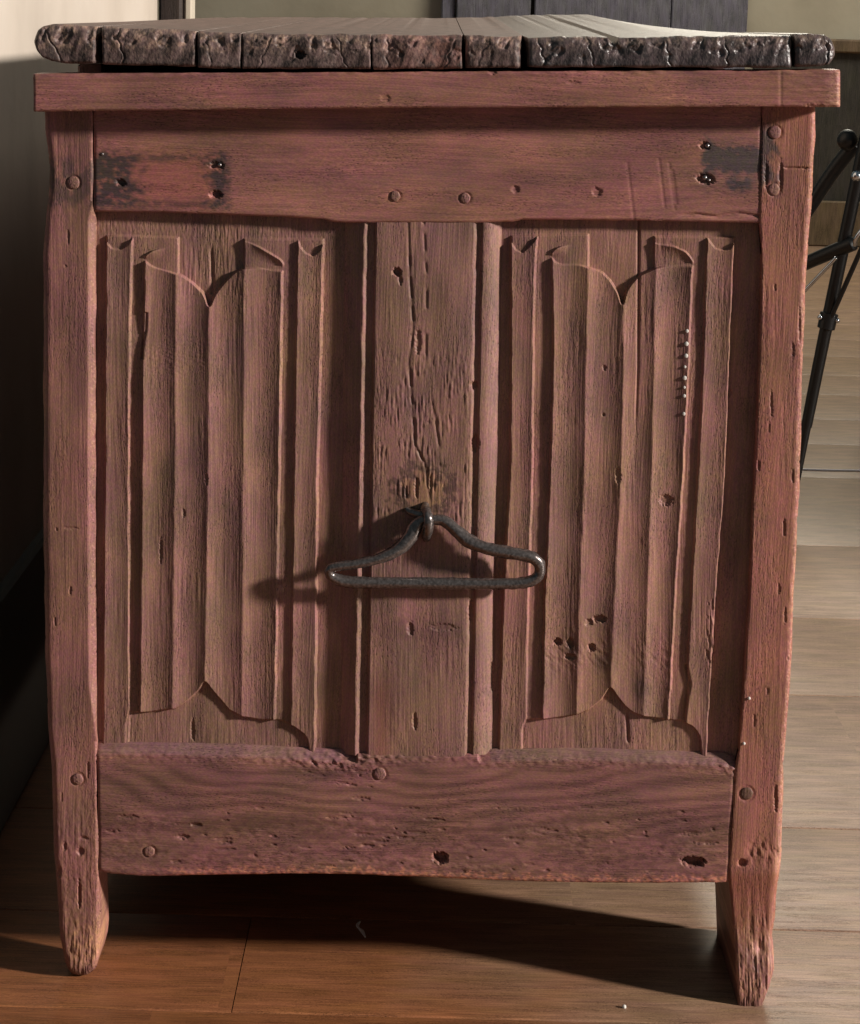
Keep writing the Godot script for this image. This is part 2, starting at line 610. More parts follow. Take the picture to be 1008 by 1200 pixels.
func right_post():
	var L := [0, 893, 125, 893, 160, 892, 258, 890.5, 300, 893, 400, 891, 520, 886.5, 600, 882, 700, 878.5, 800, 872, 880, 866, 900, 862, 1020, 854, 1050, 857, 1120, 860, 1180, 862]
	var R := [0, 956, 125, 956, 160, 956, 215, 953, 300, 947, 350, 944, 420, 942, 480, 940, 560, 938, 650, 934, 700, 931, 760, 929, 800, 927, 850, 923, 900, 919, 950, 918, 1000, 917, 1025, 914, 1050, 911, 1075, 909, 1095, 904, 1112, 906, 1130, 906, 1150, 899, 1165, 893, 1180, 888]
	var tl := table(L, 2)
	var tr := table(R, 3)
	var pegs := [[908, 155, 8], [907, 222, 7.5], [875, 930, 8.5]]
	var pits := [[934, 197, 16, 1.2, 1.2], [937, 382, 1.1, 22, 1.0], [904, 475, 1.2, 15, 0.9], [919, 618, 1.2, 9, 1.2], [913, 690, 1.0, 6, 1.0], [920, 722, 1.1, 9, 1.0], [884, 844, 1.0, 8, 0.8], [909, 935, 1.6, 15, 1.6], [889, 545, 1.4, 6, 0.9], [870, 1011, 5, 4, 3.0], [898, 206, 2, 14, 1.0], [915, 205, 2, 16, 1.2]]
	pits = pits + checks(5, 7, 884, 930, 280, 960, true)
	var height := func(u: float, v: float) -> float:
		var l := u - look(tl, v)
		var r := look(tr, v) - u
		var worn := smoothstep(1050, 1120, v + 22.0 * fine.get_noise_2d(u / 12.0, 3.0))
		var h := grain_v(u, v, 41.0) * 1.3 - round_edge(l, 1.8 + 3.0 * worn) - round_edge(r, 7.0 + 3.0 * smoothstep(900, 1000, v))
		h += MM * 0.5 * smoothstep(9.0, 2.0, r) * rough.get_noise_2d(u / 10.0, v / 40.0)
		var gash := exp(-pow((v - 998.0) / 14.0, 2.0)) * smoothstep(868, 884, u)
		h += MM * gash * (1.2 * rough.get_noise_2d(u / 9.0 + 8.0, v / 22.0) - 0.8)
		h += MM * worn * (0.8 * fine.get_noise_2d(u / 3.6, v / 90.0) * smoothstep(-0.3, 0.4, rough.get_noise_2d(u / 12.0, v / 20.0)) + 0.6 * rough.get_noise_2d(u / 9.0, v / 30.0 + 50.0) - 0.9)
		var chip := exp(-pow((u - 889.0) / 8.0, 2.0) - pow((v - 1107.0) / 9.0, 2.0))
		h -= MM * 2.0 * chip
		h += 0.020 * smoothstep(1040, 1175, v)
		return h + dents(pits, u, v) + peg_rings(pegs, u, v)
	var tone := func(u: float, v: float) -> Color:
		var c := worn(Color(0.84, 0.76, 0.68), u, v, 20.0)
		var n := rough.get_noise_2d(u / 25.0, v / 35.0 + 70.0)
		var iron := smoothstep(912, 898, u + 14 * n) * smoothstep(140, 158, v) * (1.0 - smoothstep(214, 236, v + 10 * n))
		c = c.lerp(Color(0.22, 0.34, 0.41), 0.9 * iron)
		var r := look(tr, v) - u
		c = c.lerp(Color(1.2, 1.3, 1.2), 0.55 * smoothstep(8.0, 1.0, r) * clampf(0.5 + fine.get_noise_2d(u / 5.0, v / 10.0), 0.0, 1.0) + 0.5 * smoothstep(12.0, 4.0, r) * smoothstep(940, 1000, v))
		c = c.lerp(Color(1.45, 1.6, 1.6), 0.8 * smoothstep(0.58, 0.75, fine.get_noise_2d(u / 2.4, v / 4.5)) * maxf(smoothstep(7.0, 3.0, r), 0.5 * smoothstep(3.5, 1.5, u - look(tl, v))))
		var worn := smoothstep(1060, 1120, v + 25.0 * fine.get_noise_2d(u / 10.0, 3.0)) * clampf(0.05 + 1.5 * fine.get_noise_2d(u / 2.8, v / 46.0), 0.0, 1.0) * (1.0 - smoothstep(1150, 1172, v))
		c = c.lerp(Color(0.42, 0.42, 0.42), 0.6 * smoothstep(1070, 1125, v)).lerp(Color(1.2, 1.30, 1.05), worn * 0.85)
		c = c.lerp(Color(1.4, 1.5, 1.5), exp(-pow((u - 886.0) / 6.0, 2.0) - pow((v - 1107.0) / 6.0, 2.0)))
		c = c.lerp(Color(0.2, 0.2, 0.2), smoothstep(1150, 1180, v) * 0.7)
		c = c.lerp(Color(0.62, 0.46, 0.34), 0.7 * smoothstep(1015, 1030, v) * (1.0 - worn) * (1.0 - smoothstep(1080, 1110, v)))
		return c
	var depth := func(q: Vector2) -> float:
		return 0.19 - 0.050 * smoothstep(1022, 1032, q.y)
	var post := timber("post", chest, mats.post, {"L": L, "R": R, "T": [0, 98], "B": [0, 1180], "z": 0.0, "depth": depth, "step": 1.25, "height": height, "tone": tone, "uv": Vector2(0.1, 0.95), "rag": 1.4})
	for p in pegs:
		peg(post, p[0], p[1], p[2] - 0.6, 0.0, p[1] > 900)

func top_rail():
	var T := [0, 98]
	var B := [108, 248, 200, 249.5, 270, 252, 330, 254, 378, 257, 392, 260.5, 405, 261, 550, 261.5, 600, 260, 612, 257.5, 740, 258.5, 892, 261.5]
	var tb := table(B, 3)
	var pegs := [[463, 230, 6.5], [545, 232, 6.5]]
	var pits := [[142, 214, 5, 3.5, 3.0], [253, 228, 6, 4, 3.0], [254, 194, 8, 4, 2.0], [827, 210, 9, 6, 3.0], [826, 171, 5, 4, 2.0], [700, 225, 5, 5, 1.0], [604, 222, 4, 4, 1.0]]
	var split := [790, 253, 815, 251, 840, 254, 866, 250, 888, 253]
	var height := func(u: float, v: float) -> float:
		var b := look(tb, u) - v
		var h := grain_h(u, v, 8.0) - round_edge(b, 2.6) + dents(pits, u, v) + peg_rings(pegs, u, v)
		if u > 790:
			h -= MM * 1.6 * exp(-pow((v - pl(split, u)) / 1.5, 2.0)) * smoothstep(790, 810, u)
		for s in [[735, 190, 262], [772, 185, 245], [784, 190, 246], [788, 198, 240]]:
			if v > s[1] and v < s[2]:
				h -= MM * 0.35 * exp(-pow((u - s[0] - (v - s[1]) * 0.12) / 1.4, 2.0))
		h -= 0.0009 * (smoothstep(2.5, 0.5, u - 110.0) + smoothstep(2.5, 0.5, 892.0 - u))
		return h
	var tone := func(u: float, v: float) -> Color:
		var c := worn(Color(0.84, 0.76, 0.74), u, v, 31.0, true)
		var n := rough.get_noise_2d(u / 42.0, v / 20.0 + 30.0)
		var m := rough.get_noise_2d(u / 14.0 + 50.0, v / 9.0)
		var box := smoothstep(172, 184, v + 6 * m) * (1.0 - smoothstep(240, 250, v + 6 * m))
		var a := box * maxf((1.0 - smoothstep(150, 176, u + 22 * n)) * 1.0, smoothstep(235, 258, u + 20 * n)) * (1.0 - smoothstep(262, 274, u + 7 * m))
		a = maxf(a, box * (1.0 - smoothstep(262, 274, u + 6 * m)) * (0.75 * exp(-pow((v - 184.0 - 4 * n) / 6.0, 2.0)) + 0.7 * exp(-pow((v - 240.0 - 6 * n) / 8.0, 2.0))))
		a *= clampf(1.15 + 1.1 * m + 0.6 * n, 0.0, 1.0)
		c = c.lerp(Color(0.98, 0.76, 0.66), box * (1.0 - smoothstep(250, 270, u)) * 0.8)
		c = c.lerp(Color(0.17, 0.27, 0.32), 0.93 * clampf(a, 0.0, 1.0))
		var b := smoothstep(815, 832, u + 8 * m) * (exp(-pow((v - 186.0 - (u - 850) * 0.06) / 15.0, 2.0)) * smoothstep(818, 832, u + 14 * n) + 0.7 * exp(-pow((u - 866.0) / 16.0, 2.0) - pow((v - 217.0) / 8.0, 2.0)) + 0.6 * exp(-pow((u - 827.0) / 6.0, 2.0) - pow((v - 190.0) / 26.0, 2.0)))
		c = c.lerp(Color(0.22, 0.35, 0.44), 0.95 * clampf(b * (2.0 + 1.6 * m), 0.0, 1.0))
		var band := soft.get_noise_2d(u / 200.0, v / 7.0 + soft.get_noise_2d(u / 90.0, v / 40.0) * 1.6)
		return c * (1.0 + 0.07 * band)
	var r := timber("top_rail", chest, mats.rail, {"L": [0, 109.8, 1200, 112], "R": [0, 892.4, 1200, 891], "T": T, "B": B, "z": -0.0008, "depth": 0.035, "height": height, "tone": tone, "along": "h", "uv": Vector2(2.2, 0.5)})
	for p in pegs:
		peg(r, p[0], p[1], p[2] - 0.4, -0.0008, false)
	for q in [[120, 180.5, 2.0], [257.5, 193, 2.6], [829, 170.5, 3.0], [826, 208, 3.2], [831, 211, 2.0]]:
		put("nail", dome(q[2]), mats.nail, r).position = at(q[0], q[1], -0.0012)

func bottom_rail():
	var T := [110, 872, 270, 875, 385, 881, 420, 884, 560, 884, 580, 881, 700, 880, 850, 886, 862, 890]
	var B := [113, 1020, 130, 1024, 170, 1027, 340, 1024, 420, 1025, 500, 1028, 560, 1031, 650, 1034, 720, 1035, 853, 1034.5]
	var tt := table(T, 3)
	var tb := table(B, 3)
	var pegs := [[445, 907, 8], [175, 998, 7]]
	var pits := [[516, 1005.5, 8, 5.5, 8.0], [812, 1010, 12, 5, 8.0], [424, 936, 9, 1.6, 1.0], [828, 988, 14, 1.2, 1.2], [804, 978, 10, 1.1, 1.1], [230, 967, 5, 2, 1.6], [150, 957, 10, 2, 1.0], [214, 981, 7, 2.4, 1.4]] + checks(31, 60, 130, 850, 945, 1022, false) + checks(32, 16, 250, 480, 968, 1012, false) + checks(33, 14, 360, 440, 886, 925, false)
	var chew := func(u: float) -> float:
		return exp(-pow((u - 410.0) / 60.0, 2.0)) + 0.8 * smoothstep(835, 860, u) + 0.35
	var height := func(u: float, v: float) -> float:
		var a := v - look(tt, u)
		var b := look(tb, u) - v
		var cw: float = chew.call(u)
		var lip := 11.0 + 1.2 * soft.get_noise_2d(u / 60.0, 0.0)
		if u > 418 and u < 562:
			lip = 3.0
		var h := grain_h(u, v, 60.0) - clampf((lip - a) * 0.00075, 0.0, 0.012)
		h += MM * 1.5 * cw * exp(-pow((a - lip) / 9.0, 2.0)) * rough.get_noise_2d(u / 15.0, v / 9.0)
		h -= round_edge(b, 3.0) * 0.7
		h += MM * 0.4 * smoothstep(14.0, 3.0, b) * rough.get_noise_2d(u / 26.0, v / 9.0)
		var scar := smoothstep(0.05, 0.5, soft.get_noise_2d(u / 110.0 + 4.0, v / 40.0)) * smoothstep(930, 980, v)
		h += MM * 0.45 * scar * rough.get_noise_2d(u / 22.0 + 4.0, v / 7.0)
		h -= 0.0009 * (smoothstep(2.5, 0.5, u - look_left(v)) + smoothstep(2.5, 0.5, look_right(v) - u))
		return h + dents(pits, u, v) + peg_rings(pegs, u, v)
	var tone := func(u: float, v: float) -> Color:
		var c := worn(Color(0.73, 0.71, 0.71), u, v, 47.0, true)
		# the figure of the board: arched growth rings
		var x := u - 118.0
		var bend := 26.0 * exp(-x / 90.0) * signf(v - 945.0) * -1.0 * 0.0
		var fan := (v - 945.0) / (1.0 + 9.0 * exp(-x / 70.0) * 0.18) if x < 260 else v - 945.0
		var wave := fan + 0.00055 * pow(x - 330.0, 2.0) * 0.35 + bend + 9.0 * soft.get_noise_2d(u / 150.0, v / 70.0)
		var ring := sin(wave * 0.42 + 2.0 * soft.get_noise_2d(u / 260.0, v / 60.0))
		c = c * (1.0 - 0.34 * pow(0.5 - 0.5 * ring, 1.6) * smoothstep(885, 910, v) * (1.0 - 0.7 * smoothstep(960, 1000, v)))
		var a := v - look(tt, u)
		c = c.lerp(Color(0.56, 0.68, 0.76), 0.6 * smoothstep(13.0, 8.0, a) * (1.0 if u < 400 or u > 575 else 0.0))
		var b := look(tb, u) - v
		c = c.lerp(Color(1.55, 1.30, 1.0), 0.9 * smoothstep(11.0, 5.0, b + 4.0 * fine.get_noise_2d(u / 12.0, 4.0)) * clampf(0.6 + fine.get_noise_2d(u / 7.0, v / 4.0), 0.0, 1.0) * smoothstep(130, 240, u))
		var scar := clampf(rough.get_noise_2d(u / 26.0 + 4.0, v / 9.0) * 1.6, 0.0, 0.5) * smoothstep(930, 970, v)
		return c.lerp(Color(0.34, 0.32, 0.34), scar)
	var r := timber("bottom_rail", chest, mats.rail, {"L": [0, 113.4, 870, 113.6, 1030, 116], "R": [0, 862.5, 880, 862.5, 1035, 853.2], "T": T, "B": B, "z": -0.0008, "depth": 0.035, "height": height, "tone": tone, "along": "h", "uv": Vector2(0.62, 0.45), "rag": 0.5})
	for p in pegs:
		peg(r, p[0], p[1], p[2] - 0.4, -0.0008, false)

func look_left(v: float) -> float:
	return lerpf(113.6, 116.0, (v - 870.0) / 160.0)

func look_right(v: float) -> float:
	return lerpf(862.5, 853.2, (v - 880.0) / 155.0)

func muntin():
	var crack := table([250, 478, 330, 481, 375, 484, 400, 483, 420, 479, 470, 483, 520, 486, 545, 498, 600, 506], 3)
	var crack2 := table([250, 496, 330, 500, 420, 499, 560, 520], 3)
	var pits := [[465, 319, 4.5, 4.5, 5.0], [469, 328, 2, 5, 1.5], [556, 452, 4, 4, 2.5], [557, 520, 4, 9, 2.5], [552, 716, 3, 12, 2.0], [481, 737, 3, 8, 1.2], [520, 735, 14, 4, 0.8], [486, 845, 2, 9, 1.4], [576, 795, 2.5, 16, 1.6], [490, 400, 3, 14, 1.2], [488, 572, 1.6, 12, 1.6], [505, 566, 1.4, 9, 1.2], [476, 578, 1.4, 7, 1.0]]
	var height := func(u: float, v: float) -> float:
		var t := (v - 262.0) / 618.0
		var w := 0.8 * rough.get_noise_2d(3.0, v / 40.0)
		var a := lerpf(404, 399, t)
		var b := lerpf(427, 416, t) + w
		var c := lerpf(433, 422.5, t) + w
		var d := lerpf(441, 431, t)
		var e := lerpf(556, 545, t) - w
		var f := lerpf(560, 548.5, t) - w
		var g := lerpf(566, 554, t)
		var k := lerpf(588, 577, t)
		var h := 0.0
		if u < b:
			var q := clampf((u - a) / (b - a), 0.0, 1.0)
			h = lerpf(-0.0095, -0.0006, pow(q, 0.75))
		elif u < c:
			h = lerpf(-0.0006, -0.0036, (u - b) / (c - b))
		elif u < d:
			h = lerpf(-0.0036, -0.0002, smoothstep(d - 2.2, d, u))
		elif u < e:
			h = -0.0003 * smoothstep(e - 6.0, e, u)
		elif u < f:
			h = lerpf(-0.0003, -0.0030, (u - e) / (f - e))
		elif u < g:
			h = lerpf(-0.0030, -0.0006, smoothstep(g - 1.8, g, u))
		else:
			var q := clampf((u - g) / (k - g), 0.0, 1.0)
			h = -0.0006 - 0.0085 * pow(q, 2.2)
		h += grain_v(u, v, 19.0) * 1.2
		var x := look(crack, v)
		var patch := smoothstep(0.0, 0.4, soft.get_noise_2d(u / 30.0, v / 60.0) + 0.25) * smoothstep(395, 440, v) * (1.0 - smoothstep(600, 640, v))
		h += MM * 0.38 * patch * (fine.get_noise_2d(u / 3.0, v / 60.0) + 0.5 * fine.get_noise_2d(u / 4.0, v / 18.0)) * (1.0 if u > d and u < e else 0.3)
		h -= MM * 1.5 * exp(-pow((u - x) / 1.6, 2.0)) * (0.4 + 0.6 * smoothstep(-0.2, 0.4, fine.get_noise_2d(1.0, v / 30.0))) * (1.0 - smoothstep(580, 610, v))
		h -= MM * 0.8 * exp(-pow((u - look(crack2, v)) / 1.4, 2.0)) * (1.0 - smoothstep(560, 580, v)) * smoothstep(-0.3, 0.3, fine.get_noise_2d(7.0, v / 40.0))
		return h + dents(pits, u, v)
	var tone := func(u: float, v: float) -> Color:
		var c := worn(Color(0.76, 0.73, 0.73), u, v, 58.0)
		var n := rough.get_noise_2d(u / 14.0, v / 14.0)
		var q := Vector2((u - 497.0) / 34.0, (v - 575.0) / 30.0).length() + 0.5 * n
		c = c.lerp(Color(0.95, 0.86, 0.66), 0.6 * (1.0 - smoothstep(0.35, 0.8, q)))
		c = c.lerp(Color(0.26, 0.27, 0.28), 0.75 * smoothstep(0.65, 0.8, q) * (1.0 - smoothstep(1.0, 1.25, q)) * (1.0 if v < 600 else 0.5))
		var stain := exp(-pow((v - 740.0 - 10 * n) / 14.0, 2.0)) * smoothstep(435, 460, u) * (1.0 - smoothstep(535, 548, u))
		c = c.lerp(Color(0.34, 0.34, 0.36), 0.45 * stain)
		c = c.lerp(Color(0.66, 0.44, 0.40), 0.6 * exp(-pow((u - 447.0) / 12.0, 2.0)) * smoothstep(770, 820, v))
		c = c.lerp(Color(0.34, 0.33, 0.33), clampf(0.5 * exp(-pow((u - look(crack, v)) / 2.0, 2.0)), 0, 1) * (1.0 - smoothstep(580, 610, v)))
		return c
	timber("muntin", chest, mats.panel, {"L": [0, 403.4, 262, 403.4, 880, 398.6], "R": [0, 588.6, 262, 588.6, 880, 577.4], "T": [0, 254], "B": [0, 886], "z": -0.0016, "depth": 0.024, "step": 1.25, "height": height, "tone": tone, "uv": Vector2(0.62, 0.95)})

# ------------------------------------------------------------------ linenfold
# g: x of each edge over y (xl, c1, bl, r1, ct, r2, br, c2, xr), y of each outline over x
func linenfold(g: Dictionary, u0: float, u1: float, v0: float, v1: float, off: Vector2, extra: Callable, tone: Callable) -> MeshInstance3D:
	var z := -0.0112
	var step := 0.95
	var nu := int((u1 - u0) / step)
	var nv := int((v1 - v0) / step)
	var names := ["xl", "c1", "bl", "r1", "ct", "r2", "br", "c2", "xr"]
	var e := []
	for k in names:
		e.append(table(g[k], 6))
	var rim := table(g.rim, 2)
	var low := table(g.low, 2)
	var high := table(g.high, 2)
	var arc1 := table(g.arc1, 1)
	var arc2 := table(g.arc2, 1)
	var foot := table(g.foot, 2)
	var low_k := steep(low)
	var high_k := steep(high)
	var foot_k := steep(foot)
	var gap0: float = g.gap0
	var gap1: float = g.gap1
	var pos := PackedVector3Array()
	var col := PackedColorArray()
	var uvs := PackedVector2Array()
	var row := nu + 1
	for j in nv + 1:
		var v := lerpf(v0, v1, float(j) / nv)
		var x := PackedFloat32Array()
		for k in 9:
			x.append(look(e[k], v) + 0.7 * rough.get_noise_2d(k * 31.0, v / 45.0))
		var fade := 1.0 - 0.75 * smoothstep(720, 868, v)
		for i in row:
			var u := lerpf(u0, u1, float(i) / nu)
			var h := 0.0
			# the flat ply under the folds
			var lo := look(low, u)
			var dA := minf(minf(u - x[0], x[8] - u), v - look(rim, u))
			var side := maxf(gap0 - u, u - gap1)
			var dlo := (v - lo) * look(low_k, u)
			dA = minf(dA, maxf(side, dlo))
			var ft := look(foot, u)
			var dft := (ft - v) * look(foot_k, u)
			h = 0.0024 * st(dA) * lerpf(0.5, 1.0, st(dft))
			# the outer rolls
			var d1 := minf(minf(u - x[0], x[1] - u), v - look(arc1, u))
			if d1 > -3.0:
				var q := clampf((u - x[0]) / (x[1] - x[0]), 0.0, 1.0)
				h = maxf(h, lerpf(h, 0.0024 + (0.0026 + 0.0004 * q - 0.0042 * q * (1.0 - q)) * fade, st(d1)))
			var d2 := minf(minf(minf(u - x[7], x[8] - u), v - look(arc2, u)), dft)
			if d2 > -3.0:
				var q := clampf((u - x[7]) / (x[8] - x[7]), 0.0, 1.0)
				h = maxf(h, lerpf(h, 0.0052 - 0.0044 * q * (1.0 - q), st(d2)))
			# the fluted middle
			var hi := minf(look(high, u), lo)
			var dtop := maxf(dlo, minf((v - hi) * look(high_k, u), side))
			var dB := minf(minf(u - x[2], x[6] - u), minf(dtop, dft))
			if dB > -3.0:
				var top := 0.0
				for k in range(2, 6):
					if u <= x[k + 1] or k == 5:
						var q := clampf((u - x[k]) / (x[k + 1] - x[k]), 0.0, 1.0)
						top = -0.0092 * q * (1.0 - q) + 0.0006 * q * (1.0 if k == 3 else 0.0) + 0.0006 * (1.0 - q) * (1.0 if k == 4 else 0.0)
						break
				top += 0.0060
				if v < lo + 2.0 and lo - hi > 2.0:
					var t := clampf((lo - v) / (lo - hi), 0.0, 1.0)
					var rimk := 1.0 - smoothstep(x[2] + 5.0, x[2] + 24.0, u) if u < x[4] else maxf(0.3, smoothstep(gap1 - 2.0, gap1 + 26.0, u))
					var hollow := lerpf(0.0022, 0.0024 + 0.0030 * rimk, pow(t, 2.5))
					top = lerpf(hollow, top, st(dlo))
				h = maxf(h, lerpf(h, top, st(dB)))
			h += grain_v(u, v, off.x * 77.0) * 1.0 + extra.call(u, v, x)
			var p := at(u, v, z)
			p.z += h
			pos.append(p)
			var tint: Color = tone.call(u, v, x)
			col.append(Color(minf(tint.r * 0.60, 1.0), minf(tint.g * 0.60, 1.0), minf(tint.b * 0.60, 1.0)))
			uvs.append(uv_of(p.x, p.y, false, off, Vector2(0.36, 0.9)))
	var nor := PackedVector3Array()
	nor.resize(pos.size())
	for j in nv + 1:
		for i in row:
			var a := pos[j * row + mini(i + 1, nu)] - pos[j * row + maxi(i - 1, 0)]
			var b := pos[maxi(j - 1, 0) * row + i] - pos[mini(j + 1, nv) * row + i]
			nor[j * row + i] = a.cross(b).normalized()
	var idx := PackedInt32Array()
	for j in nv:
		for i in nu:
			var a := j * row + i
			idx.append_array([a, a + 1, a + row + 1, a, a + row + 1, a + row])
	# a plain back, so that the panel is a board and not a sheet
	var s := pos.size()
	for c in [0, nu, nv * row + nu, nv * row]:
		var p := pos[c]
		p.z = z - 0.008
		pos.append(p)
		nor.append(Vector3(0, 0, -1))
		col.append(shade(0.5))
		uvs.append(Vector2(p.x, p.y))
	idx.append_array([s, s + 2, s + 1, s, s + 3, s + 2])
	return put("linenfold_panel", arrays(pos, nor, uvs, col, idx), mats.panel, chest)

func linenfold_left():
	var g := {
		"xl": [260, 126, 300, 125.5, 450, 124, 560, 124, 700, 122.5, 830, 121.5],
		"c1": [270, 156, 300, 155, 450, 152.5, 560, 152, 834, 152, 842, 148],
		"bl": [280, 172, 310, 170.5, 450, 168, 560, 167, 830, 164.5],
		"r1": [280, 207.5, 330, 207, 560, 206, 830, 203],
		"ct": [280, 246.5, 360, 246, 560, 245, 795, 241],
		"r2": [280, 287, 330, 287, 560, 286, 830, 284],
		"br": [280, 333, 320, 331.5, 560, 328, 840, 323],
		"c2": [280, 350, 290, 349, 560, 344.6, 840, 341],
		"xr": [280, 379.5, 290, 379, 560, 372.5, 830, 370, 880, 369],
		"rim": [120, 277, 135, 275.5, 210, 278, 286, 280, 380, 280],
		"low": [160, 304, 171, 305, 175, 309, 182, 313, 207, 320, 213, 322, 225, 330, 240, 344, 246, 361, 252, 345, 262, 332, 275, 319, 285, 314, 305, 313.5, 318, 316, 334, 317],
		"high": [160, 308, 169, 303, 172, 298, 178, 294, 187, 291.5, 207, 287, 248, 276, 286, 282, 292, 283.5, 305, 289, 322, 299, 330, 304, 334, 312],
		"arc1": [118, 279, 125, 283, 132, 291, 142, 292, 150, 287, 156, 279],
		"arc2": [344, 277, 349, 279, 352, 288, 358, 296, 367, 300, 374, 294, 380, 284],
		"foot": [100, 960, 148, 960, 152, 834, 164, 833, 175, 833, 195, 830, 205, 829, 220, 820, 235, 806, 241, 795, 250, 808, 262, 822, 268, 830, 284, 838, 305, 842, 320, 842, 330, 843, 345, 850, 357, 859, 362, 868, 364, 890, 367, 960],
		"gap0": 209.5, "gap1": 286.5}
	var crack := table([250, 247, 300, 248, 335, 249], 2)
	var cut := table([370, 172, 385, 171.5, 400, 169, 416, 167], 2)
	var extra := func(u: float, v: float, x: PackedFloat32Array) -> float:
		var h := 0.0
		if v < 345:
			h -= MM * 1.4 * exp(-pow((u - look(crack, v)) / 1.8, 2.0)) * smoothstep(285, 300, v)
			h += MM * 0.2 * fine.get_noise_2d(u / 2.6, v / 40.0) * smoothstep(205, 225, u) * (1.0 - smoothstep(280, 295, u))
			h += MM * 0.12 * fine.get_noise_2d(u / 3.0, v / 16.0) * (1.0 - smoothstep(278, 284, v))
		if v > 365 and v < 420:
			h -= MM * 2.0 * exp(-pow((u - look(cut, v)) / 1.5, 2.0))
		if v > 812:
			h += MM * 0.16 * rough.get_noise_2d(u / 6.0, v / 60.0) * smoothstep(812, 850, v)
		if v > 395 and v < 470 and u > 168 and u < 240:
			h += MM * 0.09 * fine.get_noise_2d(u / 9.0 + v / 30.0, v / 4.0) * exp(-pow((v - 418.0 - (u - 200) * 0.2) / 22.0, 2.0))
		return h + dents([[189, 645, 1.6, 14, 0.9], [216, 600, 1.5, 5, 0.9], [226, 855, 2, 12, 1.0], [243, 560, 1.5, 7, 0.8]], u, v)
	var tone := func(u: float, v: float, x: PackedFloat32Array) -> Color:
		var c := worn(Color(0.80, 0.76, 0.74), u, v, 66.0)
		var n := soft.get_noise_2d(u / 26.0 + 5.0, v / 70.0)
		return c * (1.0 + 0.10 * n)
	linenfold(g, 100, 410, 242, 892, Vector2(0.85, 0.75), extra, tone)

